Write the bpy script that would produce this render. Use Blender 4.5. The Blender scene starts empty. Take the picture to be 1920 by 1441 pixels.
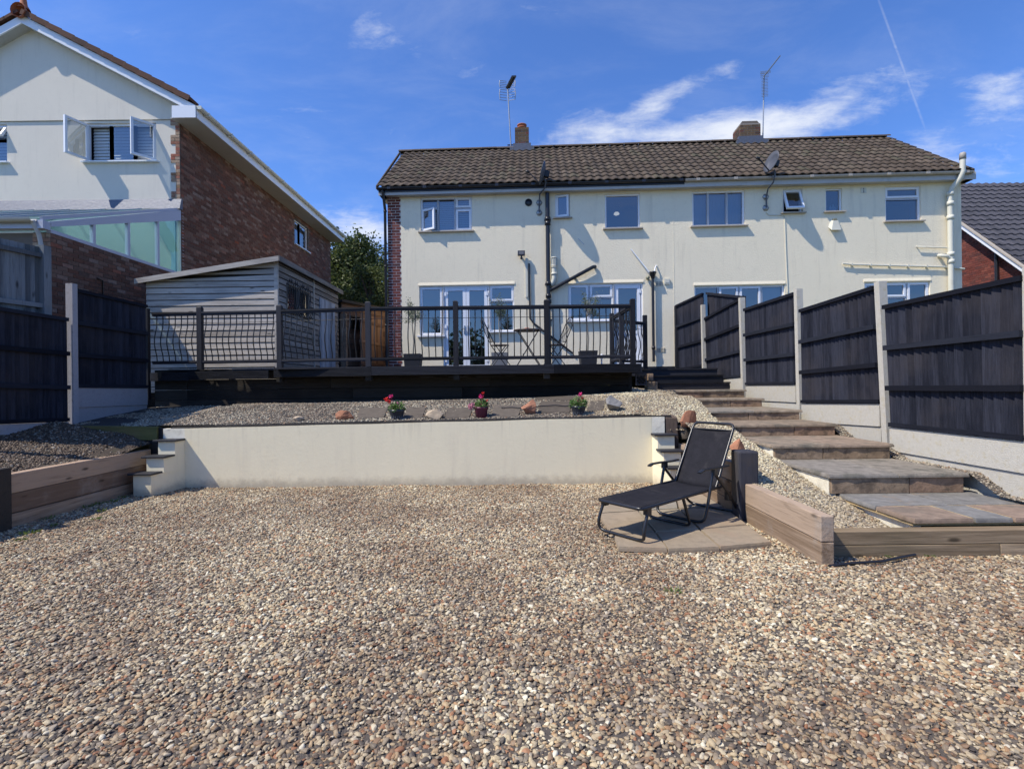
import bpy, math, random
from mathutils import Matrix, Vector, noise
random.seed(7)
R = random.random
U = random.uniform
D2R = math.radians
scene = bpy.context.scene
col = scene.collection

# ------------------------------------------------------------------ camera
FPX = 960.0; CX = 960.0; CY = 720.5; ROLL = 0.0113; EYE = 1.4
cam_data = bpy.data.cameras.new('camera')
cam = bpy.data.objects.new('camera', cam_data)
col.objects.link(cam)
cr, sr = math.cos(ROLL), math.sin(ROLL)
cam.matrix_world = Matrix(((cr, sr, 0, 0), (0, 0, -1, 0), (-sr, cr, 0, EYE), (0, 0, 0, 1)))
cam_data.sensor_width = 36; cam_data.lens = 18.0
cam_data.clip_start = 0.05; cam_data.clip_end = 3000
scene.camera = cam

# ------------------------------------------------------------------ sun, sky, exposure
LIGHT = Vector((1.7, 0.72, -2.45)).normalized()          # direction the sunlight travels
sun_el = math.asin(-LIGHT.z)
sd = bpy.data.lights.new('sun', 'SUN'); sd.energy = 4.9; sd.angle = D2R(0.53); sd.color = (1.0, 0.93, 0.81)
so = bpy.data.objects.new('sun', sd); col.objects.link(so)
so.rotation_euler = LIGHT.to_track_quat('-Z', 'Y').to_euler(); so.location = (-20, -10, 30)

world = bpy.data.worlds.new('World'); scene.world = world; world.use_nodes = True
scene.view_settings.view_transform = 'Standard'; scene.view_settings.look = 'None'
scene.view_settings.exposure = 0.10; scene.view_settings.gamma = 1
scene.view_settings.use_curve_mapping = False
try:
    scene.cycles.use_denoising = True
except Exception: pass

class NT:
    """tiny node-tree writer"""
    def __init__(s, tree): s.t = tree; s.n = tree.nodes; s.l = tree.links
    def add(s, kind, **kw):
        n = s.n.new(kind)
        for k, v in kw.items(): setattr(n, k, v)
        return n
    def put(s, sock, v):
        if isinstance(v, bpy.types.NodeSocket): s.l.new(v, sock)
        elif v is not None:
            if hasattr(sock.default_value, '__len__') and not hasattr(v, '__len__'): v = (v,) * len(sock.default_value)
            if hasattr(sock.default_value, '__len__') and len(sock.default_value) == 4 and len(v) == 3: v = (*v, 1)
            sock.default_value = v
    def math(s, op, a, b=None, c=None, clamp=False):
        n = s.add('ShaderNodeMath', operation=op, use_clamp=clamp)
        s.put(n.inputs[0], a)
        if b is not None: s.put(n.inputs[1], b)
        if c is not None: s.put(n.inputs[2], c)
        return n.outputs[0]
    def vmath(s, op, a, b=None, out=0):
        n = s.add('ShaderNodeVectorMath', operation=op)
        s.put(n.inputs[0], a)
        if b is not None: s.put(n.inputs[3 if op == 'SCALE' else 1], b)
        return n.outputs[out]
    def mix(s, f, a, b, mode='MIX'):
        n = s.add('ShaderNodeMix', data_type='RGBA', blend_type=mode)
        s.put(n.inputs[0], f); s.put(n.inputs[6], a); s.put(n.inputs[7], b)
        return n.outputs[2]
    def noise(s, vec, scale, detail=4, rough=0.55, dist=0.0, out=0):
        n = s.add('ShaderNodeTexNoise'); s.put(n.inputs['Vector'], vec)
        s.put(n.inputs['Scale'], scale); s.put(n.inputs['Detail'], detail)
        s.put(n.inputs['Roughness'], rough); s.put(n.inputs['Distortion'], dist)
        return n.outputs[out]
    def ramp(s, f, stops, interp='LINEAR'):
        n = s.add('ShaderNodeValToRGB'); n.color_ramp.interpolation = interp
        e = n.color_ramp.elements
        while len(e) < len(stops): e.new(0.5)
        for i, (p, c) in enumerate(stops):
            e[i].position = p
            c = (c, c, c) if not hasattr(c, '__len__') else c
            e[i].color = (*c, 1)
        s.put(n.inputs[0], f)
        return n.outputs[0]
    def rng(s, v, a, b, c=0, d=1, smooth=True):
        n = s.add('ShaderNodeMapRange', interpolation_type='SMOOTHSTEP' if smooth else 'LINEAR')
        for i, x in enumerate((v, a, b, c, d)): s.put(n.inputs[i], x)
        return n.outputs[0]

def build_sky():
    g = NT(world.node_tree)
    for n in list(g.n): g.n.remove(n)
    out = g.add('ShaderNodeOutputWorld'); bg = g.add('ShaderNodeBackground')
    g.l.new(bg.outputs[0], out.inputs[0])
    sky = g.add('ShaderNodeTexSky', sky_type='NISHITA')
    sky.sun_disc = False; sky.sun_elevation = sun_el
    sky.sun_rotation = math.atan2(-LIGHT.x, -LIGHT.y)
    sky.altitude = 60; sky.air_density = 1.0; sky.dust_density = 0.25; sky.ozone_density = 2.5
    base = g.mix(1.0, sky.outputs[0], (0.76, 1.10, 1.72), 'MULTIPLY')
    tc = g.add('ShaderNodeTexCoord').outputs['Generated']
    sep = g.add('ShaderNodeSeparateXYZ'); g.put(sep.inputs[0], tc)
    x, y, z = sep.outputs
    zz = g.math('MAXIMUM', z, 0.03)
    comb = g.add('ShaderNodeCombineXYZ')
    g.put(comb.inputs[0], g.math('DIVIDE', x, g.math('ADD', zz, 0.12))); g.put(comb.inputs[1], g.math('DIVIDE', y, g.math('ADD', zz, 0.12)))
    cp = comb.outputs[0]
    yv = g.math('MAXIMUM', y, 0.05)
    cc2 = g.add('ShaderNodeCombineXYZ'); g.put(cc2.inputs[0], g.math('MULTIPLY', g.math('DIVIDE', x, yv), .55)); g.put(cc2.inputs[1], g.math('ADD', g.math('DIVIDE', z, yv), g.math('MULTIPLY', g.math('DIVIDE', x, yv), -.12)))
    c2v = cc2.outputs[0]
    mp = g.add('ShaderNodeMapping'); g.put(mp.inputs[0], cp)
    mp.inputs['Rotation'].default_value = (0, 0, 0.35); mp.inputs['Scale'].default_value = (0.8, 1.5, 1)
    n1 = g.noise(mp.outputs[0], 2.3, 9, 0.64, 0.35)
    n2 = g.noise(mp.outputs[0], 9.5, 7, 0.68, 0.5)
    n3 = g.noise(c2v, 11.0, 7, 0.62, 0.3)
    n = g.math('ADD', g.math('MULTIPLY', n1, 0.30), g.math('ADD', g.math('MULTIPLY', n2, 0.28), g.math('MULTIPLY', n3, 0.42)))
    n = g.math('ADD', g.math('MULTIPLY', g.math('SUBTRACT', n, .5), 1.9), .5)
    # where the banks of cloud stand (directions), broad soft shapes filled by the wisps
    yy = g.math('MAXIMUM', y, 0.05)
    c2 = g.add('ShaderNodeCombineXYZ'); g.put(c2.inputs[0], g.math('DIVIDE', x, yy)); g.put(c2.inputs[1], g.math('DIVIDE', z, yy))
    tot = None
    for (px, py, rx, ry, rot, amp) in [(1330, 250, 330, 55, -0.10, .44), (1225, 190, 75, 38, -0.4, .40), (1090, 240, 130, 42, -0.15, .36),
                                       (1560, 200, 270, 60, -0.2, .34), (1900, 175, 130, 60, -0.3, .34), (670, 425, 170, 60, 0.0, .42),
                                       (740, 70, 150, 42, 0.35, .17), (1750, 300, 260, 80, -0.1, .32), (1330, 140, 110, 26, -0.3, .28), (500, 190, 330, 9, 0.03, .15)]:
        m = g.add('ShaderNodeMapping', vector_type='TEXTURE'); g.put(m.inputs[0], c2.outputs[0])
        m.inputs['Location'].default_value = ((px - CX) / FPX, (712 - py) / FPX, 0)
        m.inputs['Rotation'].default_value = (0, 0, -rot)
        m.inputs['Scale'].default_value = (rx / FPX, ry / FPX, 1)
        ln = g.vmath('LENGTH', m.outputs[0], out=1)
        b = g.rng(ln, 1.25, 0.0, 0, amp)
        tot = b if tot is None else g.math('ADD', tot, b)
    tot = g.math('MULTIPLY', tot, g.math('GREATER_THAN', y, 0.0))
    cov = g.rng(g.math('ADD', n, tot), 0.58, 1.20)
    veil = g.rng(n1, 0.40, 0.8, 0, 0.12)
    fac = g.math('MAXIMUM', g.math('MULTIPLY', cov, 0.9), veil)
    # contrail, a thin straight streak
    m = g.add('ShaderNodeMapping', vector_type='TEXTURE'); g.put(m.inputs[0], c2.outputs[0])
    m.inputs['Location'].default_value = ((1697 - CX) / FPX, (708 - 115) / FPX, 0)
    m.inputs['Rotation'].default_value = (0, 0, -1.235)
    m.inputs['Scale'].default_value = (150 / FPX, 3.6 / FPX, 1)
    tr = g.rng(g.vmath('LENGTH', m.outputs[0], out=1), 1.3, 0.1, 0, 0.24)
    tr = g.math('MULTIPLY', g.math('MULTIPLY', tr, g.math('GREATER_THAN', y, 0.0)), g.rng(n2, 0.3, 0.6, 0.35, 1))
    fac = g.math('MAXIMUM', fac, tr)
    final = g.mix(fac, base, (7.6, 7.9, 8.4))
    g.put(bg.inputs[0], final); bg.inputs[1].default_value = 0.115
build_sky()

# ------------------------------------------------------------------ pixel <-> place helpers
def ray(px, py):
    dx, dy = px - CX, py - CY
    u = dx * cr - dy * sr; v = dx * sr + dy * cr
    return Vector((u / FPX, 1.0, -v / FPX))
def F(px, py, d):
    return Vector((0, 0, EYE)) + ray(px, py) * d
def frame(o, e, w):
    e = Vector(e).normalized(); w = Vector(w).normalized(); z = e.cross(w)
    return Matrix(((e.x, w.x, z.x, o[0]), (e.y, w.y, z.y, o[1]), (e.z, w.z, z.z, o[2]), (0, 0, 0, 1)))
def onplane(fr, px, py, w=0.0):
    """where the sight line meets the plane y=w of a frame -> (u, z)"""
    inv = fr.inverted(); o = inv @ Vector((0, 0, EYE)); d = inv.to_3x3() @ ray(px, py)
    t = (w - o.y) / d.y
    p = o + d * t
    return p.x, p.z
I4 = Matrix.Identity(4)

# ------------------------------------------------------------------ materials
def newmat(name):
    m = bpy.data.materials.new(name); m.use_nodes = True
    g = NT(m.node_tree)
    return m, g, g.n['Principled BSDF']
def rnd_value(g):
    a = g.add('ShaderNodeAttribute', attribute_name='rnd').outputs['Fac']
    o = g.add('ShaderNodeObjectInfo').outputs['Random']
    return g.math('FRACT', g.math('ADD', a, o))
def bump(g, b, h, strength, dist=0.01):
    n = g.add('ShaderNodeBump'); g.put(n.inputs['Height'], h); n.inputs['Strength'].default_value = strength
    n.inputs['Distance'].default_value = dist
    g.l.new(n.outputs[0], b.inputs['Normal'])
def pos(g): return g.add('ShaderNodeNewGeometry').outputs['Position']

def plain(name, c, rough=0.5, metal=0.0, var=0.15, scale=6.0, bmp=0.0, bscale=60, spec=0.5, coat=0.0, dirt=None, dirt_amt=0.5, dirt_lo=.52, dirt_hi=.75):
    m, g, b = newmat(name)
    p = pos(g); n = g.noise(p, scale, 5)
    r = rnd_value(g)
    f = g.math('ADD', g.math('MULTIPLY', n, 0.7), g.math('MULTIPLY', r, 0.3))
    cc = g.mix(f, [x * (1 - var) for x in c], [min(1, x * (1 + var)) for x in c])
    if dirt:
        dn = g.noise(p, scale * .45, 7, .65)
        cc = g.mix(g.rng(dn, dirt_lo, dirt_hi, 0, dirt_amt), cc, dirt)
    g.put(b.inputs['Base Color'], cc)
    b.inputs['Roughness'].default_value = rough; b.inputs['Metallic'].default_value = metal
    b.inputs['Specular IOR Level'].default_value = spec; b.inputs['Coat Weight'].default_value = coat
    if bmp: bump(g, b, g.noise(p, bscale, 4), bmp, 0.01)
    return m

def render_mat(name, c, stain, bscale=38, strength=0.55, base_dirt=False):
    m, g, b = newmat(name); p = pos(g)
    n = g.noise(p, 0.9, 6, .6); n2 = g.noise(p, 9, 5, .6)
    cc = g.mix(n, [x * .93 for x in c], [min(1, x * 1.05) for x in c])
    cc = g.mix(g.rng(n2, .5, .8, 0, .18), cc, stain)
    vm = g.vmath('MULTIPLY', p, (5, 5, .45))
    streak = g.noise(vm, 1.3, 6, .6)
    cc = g.mix(g.rng(streak, .52, .78, 0, .38), cc, stain)
    cc = g.mix(g.rng(g.noise(g.vmath('MULTIPLY', p, (9, 9, .9)), 1.5, 7, .7), .60, .80, 0, .30), cc, [x * .75 for x in stain])
    if base_dirt:      # rain splash along the foot of the wall, drips below its top edge
        z = g.add('ShaderNodeSeparateXYZ'); g.put(z.inputs[0], p)
        hz = g.math('ADD', z.outputs[2], g.math('MULTIPLY', g.math('SUBTRACT', g.noise(p, 7, 6, .7), .5), .22))
        cc = g.mix(g.rng(hz, .17, .0, 0, .62), cc, (.33, .275, .20))
        dr = g.math('MULTIPLY', g.rng(g.noise(g.vmath('MULTIPLY', p, (16, 16, 1.2)), 1, 5, .6), .52, .68, 0, .5), g.rng(z.outputs[2], .5, 1.1, 0, .7))
        cc = g.mix(dr, cc, (.42, .37, .28))
        vo = g.add('ShaderNodeTexVoronoi', feature='DISTANCE_TO_EDGE'); g.put(vo.inputs['Vector'], g.vmath('ADD', g.vmath('MULTIPLY', p, (1, 1, .55)), g.vmath('SCALE', g.noise(p, 3, 4, out=1), .35))); vo.inputs['Scale'].default_value = .75
        cc = g.mix(g.rng(vo.outputs['Distance'], .0030, .0, 0, .10), cc, (.35, .30, .23))
    g.put(b.inputs['Base Color'], cc); b.inputs['Roughness'].default_value = .92
    b.inputs['Specular IOR Level'].default_value = .25
    h = g.math('ADD', g.noise(p, bscale, 3, .6), g.math('MULTIPLY', g.noise(p, 5.5, 5, .5, .1), .35))
    bump(g, b, h, strength, .014)
    return m

def wood(name, c0, c1, axis, rough=.8, grain=26, bmp=.5, knots=0.0, extra=None, extra_amt=.5, weather=None, spec=.3, rv=.42):
    """axis = direction the grain runs"""
    m, g, b = newmat(name); p = pos(g); r = rnd_value(g)
    sc = {'X': (.06, 1, 1), 'Y': (1, .06, 1), 'Z': (1, 1, .06)}[axis]
    off = g.add('ShaderNodeCombineXYZ'); g.put(off.inputs[0], g.math('MULTIPLY', r, 31)); g.put(off.inputs[1], g.math('MULTIPLY', r, 17)); g.put(off.inputs[2], g.math('MULTIPLY', r, 53))
    pv = g.vmath('ADD', p, off.outputs[0])
    v = g.vmath('MULTIPLY', pv, sc)
    n = g.noise(v, grain, 6, .65, .8); fine = g.noise(v, grain * 4, 3, .6)
    f = g.math('ADD', g.math('MULTIPLY', n, .55), g.math('MULTIPLY', fine, .25))
    f = g.math('ADD', f, g.math('MULTIPLY', g.math('SUBTRACT', r, .5), rv))
    cc = g.mix(g.rng(f, .24, .56), c0, c1)
    gl = g.noise(v, grain * 2.2, 5, .7, 1.5)
    cc = g.mix(g.rng(gl, .52, .66, 0, .38), cc, [x * .6 for x in c0])
    if knots:
        ks = g.vmath('MULTIPLY', pv, {'X': (3, 9, 9), 'Y': (9, 3, 9), 'Z': (9, 9, 3)}[axis])
        vo = g.add('ShaderNodeTexVoronoi'); g.put(vo.inputs['Vector'], ks); vo.inputs['Scale'].default_value = .75
        k = g.rng(vo.outputs['Distance'], .17, .05, 0, knots)
        cc = g.mix(k, cc, [x * .28 for x in c0])
    if weather:
        cc = g.mix(g.rng(g.noise(p, 2.1, 6, .65), .5, .72, 0, .7), cc, weather)
    if extra:
        cc = g.mix(g.rng(g.noise(p, 1.1, 6, .6), .45, .7, 0, extra_amt), cc, extra)
    g.put(b.inputs['Base Color'], cc); b.inputs['Roughness'].default_value = rough
    b.inputs['Specular IOR Level'].default_value = spec
    bump(g, b, g.math('ADD', n, g.math('MULTIPLY', fine, .5)), bmp, .006)
    return m

def ramp_mat(name, stops, rough=.9, bmp=.5, bscale=70, mott=.35, lichen=None, interp='LINEAR', lscale=9, spec=.3, lo=.58):
    m, g, b = newmat(name); p = pos(g); r = rnd_value(g)
    c = g.ramp(r, stops, interp)
    n = g.noise(p, bscale * .4, 5, .65)
    c = g.mix(1, c, g.ramp(n, [(.25, 1 - mott), (.75, 1 + mott * .6)]), 'MULTIPLY')
    if lichen: c = g.mix(g.rng(g.noise(p, lscale, 8, .7), lo, lo + .14, 0, .75), c, lichen)
    g.put(b.inputs['Base Color'], c); b.inputs['Roughness'].default_value = rough
    b.inputs['Specular IOR Level'].default_value = spec
    bump(g, b, g.noise(p, bscale, 5, .6), bmp, .008)
    return m

M = {}
M['render'] = render_mat('cream_render', (.86, .765, .575), (.56, .49, .37), strength=.55)
M['render_grey'] = render_mat('pale_render', (.74, .68, .575), (.56, .51, .43), 60, .25)
M['wall_cream'] = render_mat('painted_wall', (.87, .78, .555), (.70, .62, .46), 24, .16, base_dirt=True)
M['white_paint'] = plain('white_paint', (.86, .80, .64), .7, var=.08, scale=9, bmp=.5, bscale=45, dirt=(.36, .31, .22), dirt_amt=.75, dirt_lo=.46)
M['brick_dark'] = ramp_mat('brick_mixed', [(0, (.11, .054, .036)), (.25, (.17, .072, .046)), (.45, (.13, .072, .052)), (.62, (.22, .125, .088)), (.8, (.18, .075, .046)), (.93, (.28, .195, .15)), (1, (.29, .08, .04))], lichen=(.045, .032, .028), lscale=2.0, lo=.62)
M['brick_red'] = ramp_mat('brick_red', [(0, (.13, .035, .025)), (.35, (.20, .055, .04)), (.6, (.09, .035, .032)), (.8, (.24, .075, .05)), (1, (.15, .05, .045))])
M['brick_quoin'] = ramp_mat('brick_quoin', [(0, (.34, .22, .15)), (.35, (.42, .31, .22)), (.6, (.30, .14, .09)), (.85, (.36, .12, .08)), (1, (.28, .19, .10))])
M['brick_chim'] = ramp_mat('brick_chimney', [(0, (.10, .065, .04)), (.4, (.17, .11, .06)), (.7, (.07, .045, .032)), (1, (.16, .06, .04))], lichen=(.13, .11, .045), lscale=6)
M['mortar'] = plain('mortar', (.30, .265, .23), .95, var=.2, scale=14, bmp=.4)
M['mortar_dark'] = plain('mortar_dark', (.15, .125, .105), .95, var=.25, scale=14, bmp=.4)
M['mortar_light'] = plain('mortar_light', (.66, .57, .50), .95, var=.15, scale=14, bmp=.4)
M['tile'] = ramp_mat('roof_tile', [(0, (.068, .050, .036)), (.3, (.108, .080, .057)), (.6, (.082, .063, .048)), (.85, (.135, .103, .076)), (1, (.09, .080, .052))], lichen=(.20, .19, .15), lscale=16, mott=.5, lo=.63)
M['tile_grey'] = ramp_mat('grey_roof_tile', [(0, (.055, .055, .066)), (1, (.085, .083, .098))], lichen=(.12, .12, .12), lscale=12)
M['tile_brown'] = ramp_mat('brown_roof_tile', [(0, (.10, .05, .035)), (.6, (.14, .07, .05)), (1, (.07, .045, .04))], lichen=(.2, .17, .12), lscale=8)
M['upvc'] = plain('white_upvc', (.78, .80, .84), .35, var=.03, scale=3)
M['upvc_old'] = plain('old_white_upvc', (.46, .445, .42), .5, var=.1, scale=7, dirt=(.30, .28, .24), dirt_amt=.55)
M['gutter_old'] = plain('old_gutter', (.36, .33, .29), .6, var=.25, scale=12, dirt=(.14, .12, .10), dirt_amt=.7)
M['sill'] = plain('stone_sill', (.42, .37, .31), .85, var=.2, scale=12, bmp=.3)
M['lead'] = plain('lead_flashing', (.115, .125, .155), .55, metal=.25, var=.35, scale=16, bmp=.5, bscale=18)
M['black_plastic'] = plain('black_plastic', (.016, .016, .02), .35, var=.2, spec=.5)
M['cream_plastic'] = plain('cream_plastic', (.62, .60, .50), .5, var=.08, dirt=(.3, .27, .18), dirt_amt=.4)
M['fence'] = wood('stained_fence_board', (.011, .0125, .020), (.036, .039, .056), 'Z', .82, 20, .6, extra=(.056, .049, .052), extra_amt=.45, rv=.20, spec=.14)
M['fence_rail'] = wood('stained_fence_rail', (.009, .010, .016), (.022, .025, .036), 'Y', .8, 20, .4, spec=.14)
M['fence_grey'] = wood('weathered_fence_board', (.085, .095, .105), (.20, .22, .235), 'Z', .85, 18, .6, knots=.9, extra=(.07, .085, .07))
M['fence_brown'] = wood('brown_fence_board', (.13, .07, .045), (.24, .14, .09), 'Z', .85, 18, .5)
M['deck'] = wood('black_deck_timber', (.009, .009, .012), (.034, .034, .041), 'X', .62, 26, .6)
M['deck_post'] = wood('black_post_timber', (.009, .009, .012), (.030, .031, .039), 'Z', .62, 26, .5)
M['deck_y'] = wood('black_rail_timber', (.009, .009, .012), (.030, .031, .039), 'Y', .62, 26, .5)
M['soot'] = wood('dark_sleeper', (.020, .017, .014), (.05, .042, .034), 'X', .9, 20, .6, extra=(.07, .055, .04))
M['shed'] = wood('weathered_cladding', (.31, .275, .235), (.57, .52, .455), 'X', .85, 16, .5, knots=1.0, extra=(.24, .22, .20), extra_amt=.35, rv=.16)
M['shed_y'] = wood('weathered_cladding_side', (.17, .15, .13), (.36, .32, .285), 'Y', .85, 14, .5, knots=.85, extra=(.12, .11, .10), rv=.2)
M['shed_door'] = wood('shed_door_board', (.24, .26, .30), (.42, .45, .50), 'Z', .85, 14, .5, knots=.8)
M['sleeper_x'] = wood('sleeper_x', (.17, .12, .07), (.42, .315, .205), 'X', .85, 12, .9, knots=.9, extra=(.17, .135, .075), extra_amt=.35, rv=.15)
M['sleeper_y'] = wood('sleeper_y', (.20, .135, .085), (.42, .31, .22), 'Y', .85, 10, .9, knots=.95, weather=(.33, .31, .285))
M['sleeper_red'] = wood('sleeper_red', (.18, .115, .075), (.44, .31, .21), 'Y', .85, 11, .8, knots=.95, weather=(.33, .27, .215))
M['sleeper_moss'] = wood('sleeper_moss', (.10, .085, .03), (.20, .16, .07), 'X', .9, 14, .7, extra=(.08, .11, .03))
M['concrete'] = plain('concrete', (.50, .47, .405), .93, var=.2, scale=30, bmp=.6, bscale=110, dirt=(.43, .34, .13), dirt_amt=.55, dirt_lo=.5, dirt_hi=.78)
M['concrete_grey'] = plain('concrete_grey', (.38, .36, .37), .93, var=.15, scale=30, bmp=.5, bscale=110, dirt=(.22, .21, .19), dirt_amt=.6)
M['stone'] = ramp_mat('sandstone_slab', [(0, (.24, .185, .135)), (.3, (.29, .225, .165)), (.6, (.255, .22, .175)), (.85, (.25, .225, .195)), (1, (.30, .22, .16))], bmp=.6, bscale=26, mott=.4, lichen=(.11, .105, .085), lscale=3.5, lo=.5)
M['stone_riser'] = ramp_mat('sandstone_riser', [(0, (.27, .19, .12)), (.5, (.34, .25, .17)), (1, (.29, .185, .12))], bmp=.7, bscale=24, mott=.45, lichen=(.10, .075, .055), lscale=6, lo=.48)
M['patio'] = ramp_mat('patio_slab', [(0, (.30, .235, .165)), (.35, (.335, .275, .19)), (.65, (.28, .255, .21)), (1, (.34, .26, .175))], bmp=.4, bscale=30, mott=.25, lichen=(.30, .22, .15), lscale=3, lo=.5)
M['slate'] = ramp_mat('dark_slab', [(0, (.10, .082, .064)), (1, (.135, .112, .088))], bmp=.5, bscale=24, mott=.35, lichen=(.09, .08, .07), lscale=5)
M['pointing'] = plain('sand_pointing', (.46, .33, .16), .95, var=.2, scale=20, bmp=.5)
M['liner'] = plain('membrane', (.035, .032, .030), .9, var=.3, scale=8, bmp=.4)
M['grit'] = plain('grit', (.10, .083, .068), .95, var=.4, scale=45, bmp=.8, bscale=120)
M['grit_pale'] = plain('pale_grit', (.22, .19, .15), .95, var=.4, scale=45, bmp=.8, bscale=120)
M['soil'] = plain('soil', (.065, .047, .032), .98, var=.5, scale=20, bmp=.9, bscale=60, dirt=(.05, .07, .025), dirt_amt=.5)
M['ground'] = plain('rough_ground', (.13, .13, .07), .98, var=.4, scale=1.5, bmp=.5, dirt=(.07, .09, .03), dirt_amt=.7)
M['metal'] = plain('galvanised_metal', (.36, .37, .38), .45, metal=.8, var=.2)
M['dark_metal'] = plain('dark_metal', (.02, .02, .022), .45, metal=.2, var=.2)
M['frame_black'] = plain('black_tube', (.012, .012, .014), .32, var=.15, spec=.6)
M['dish'] = plain('dish_grey', (.085, .09, .105), .5, var=.15)
M['terracotta'] = plain('terracotta', (.40, .13, .06), .8, var=.2, scale=20)
M['curtain'] = plain('curtain', (.42, .50, .60), .9, var=.06, scale=3)
M['blind'] = plain('blind_slat', (.52, .58, .68), .6, var=.05)
M['blind_white'] = plain('shutter_slat', (.70, .72, .72), .6, var=.05)
M['room'] = plain('room_dark', (.05, .055, .065), .9, var=.2, scale=1)
M['room_wall'] = plain('room_wall', (.22, .34, .34), .9, var=.1, scale=1)
M['purple_pot'] = plain('purple_pot', (.12, .018, .045), .45, var=.12)
M['dark_pot'] = plain('dark_glazed_pot', (.03, .034, .042), .3, var=.3, scale=30)
M['pot_leaf'] = plain('pot_pattern', (.17, .18, .21), .45, var=.3, scale=30)
M['planter_black'] = plain('black_planter', (.022, .022, .026), .6, var=.2)
M['planter_grey'] = plain('grey_planter', (.24, .235, .23), .8, var=.2, scale=18, bmp=.3)
M['table_top'] = plain('bistro_metal', (.10, .07, .06), .5, var=.2)
M['petal_red'] = plain('petal_red', (.75, .03, .02), .6, var=.2)
M['petal_pink'] = plain('petal_pink', (.75, .05, .24), .6, var=.25)
M['petal_pale'] = plain('petal_pale', (.62, .25, .32), .6, var=.25)
M['bark'] = plain('bark', (.10, .08, .06), .95, var=.3, scale=20, bmp=.6)
M['bark_pale'] = plain('pale_bark', (.24, .22, .18), .95, var=.3, scale=40, bmp=.4)
M['rock_red'] = plain('red_rock', (.36, .16, .09), .9, var=.3, scale=14, bmp=.9, bscale=22, dirt=(.42, .25, .15), dirt_amt=.6)
M['rock_tan'] = plain('tan_rock', (.42, .33, .23), .9, var=.25, scale=14, bmp=.9, bscale=22, dirt=(.25, .22, .18), dirt_amt=.6)
M['rock_grey'] = plain('grey_rock', (.22, .21, .20), .9, var=.3, scale=12, bmp=.9, bscale=22, dirt=(.16, .15, .15), dirt_amt=.7)
M['dead_leaf'] = plain('dead_leaf', (.17, .095, .045), .8, var=.5, scale=30)
M['bulb'] = plain('sensor_dome', (.25, .24, .16), .3)

def leaf_mat(name, a, b_):
    m, g, b = newmat(name); r = rnd_value(g)
    g.put(b.inputs['Base Color'], g.mix(r, a, b_)); b.inputs['Roughness'].default_value = .55
    b.inputs['Specular IOR Level'].default_value = .35
    tr = g.add('ShaderNodeBsdfTranslucent'); g.put(tr.inputs[0], g.mix(r, [x * 1.2 for x in a], [x * 1.3 for x in b_]))
    ms = g.add('ShaderNodeMixShader'); ms.inputs[0].default_value = .28
    g.l.new(b.outputs[0], ms.inputs[1]); g.l.new(tr.outputs[0], ms.inputs[2])
    g.l.new(ms.outputs[0], g.n['Material Output'].inputs[0])
    return m
M['leaf_tree'] = leaf_mat('tree_leaf', (.030, .052, .016), (.14, .165, .05))
M['leaf_olive'] = leaf_mat('olive_leaf', (.08, .11, .055), (.24, .27, .18))
M['leaf_ger'] = leaf_mat('geranium_leaf', (.05, .12, .02), (.16, .26, .07))
M['weed'] = leaf_mat('weed_leaf', (.07, .12, .02), (.17, .21, .06))

def glass_mat(name, tint, refl=.22, gl=(1, 1, 1), rough=.015):
    m, g, b = newmat(name); g.n.remove(b)
    tr = g.add('ShaderNodeBsdfTransparent'); tr.inputs[0].default_value = (*tint, 1)
    gs = g.add('ShaderNodeBsdfGlossy'); gs.inputs[0].default_value = (*gl, 1); gs.inputs['Roughness'].default_value = rough
    fr = g.add('ShaderNodeFresnel'); fr.inputs[0].default_value = 1.5
    f = g.math('ADD', fr.outputs[0], refl, clamp=True)
    ms = g.add('ShaderNodeMixShader'); g.put(ms.inputs[0], f)
    g.l.new(tr.outputs[0], ms.inputs[1]); g.l.new(gs.outputs[0], ms.inputs[2])
    # panes are never quite flat: slight waviness
    bm = g.add('ShaderNodeBump'); g.put(bm.inputs['Height'], g.noise(pos(g), 1.6, 2)); bm.inputs['Strength'].default_value = .10; bm.inputs['Distance'].default_value = .02
    g.l.new(bm.outputs[0], gs.inputs['Normal'])
    g.l.new(ms.outputs[0], g.n['Material Output'].inputs[0])
    return m
M['glass'] = glass_mat('window_glass', (.45, .52, .58), .15)
M['glass_teal'] = glass_mat('tinted_glass', (.80, .95, .93), .0, gl=(.80, 1, .97))
def poly_mat():
    m, g, b = newmat('polycarbonate'); g.n.remove(b)
    tr = g.add('ShaderNodeBsdfTransparent'); tr.inputs[0].default_value = (.80, .95, .93, 1)
    tl = g.add('ShaderNodeBsdfTranslucent'); tl.inputs[0].default_value = (.72, .88, .86, 1)
    ms = g.add('ShaderNodeMixShader'); ms.inputs[0].default_value = .6
    g.l.new(tr.outputs[0], ms.inputs[1]); g.l.new(tl.outputs[0], ms.inputs[2]); g.l.new(ms.outputs[0], g.n['Material Output'].inputs[0])
    return m
M['poly'] = poly_mat()
def emit(name, c, s):
    m, g, b = newmat(name); b.inputs['Emission Color'].default_value = (*c, 1); b.inputs['Emission Strength'].default_value = s
    b.inputs['Base Color'].default_value = (*c, 1)
    return m
M['lamp_glow'] = emit('lit_bulb', (1, .9, .75), 3)

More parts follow.
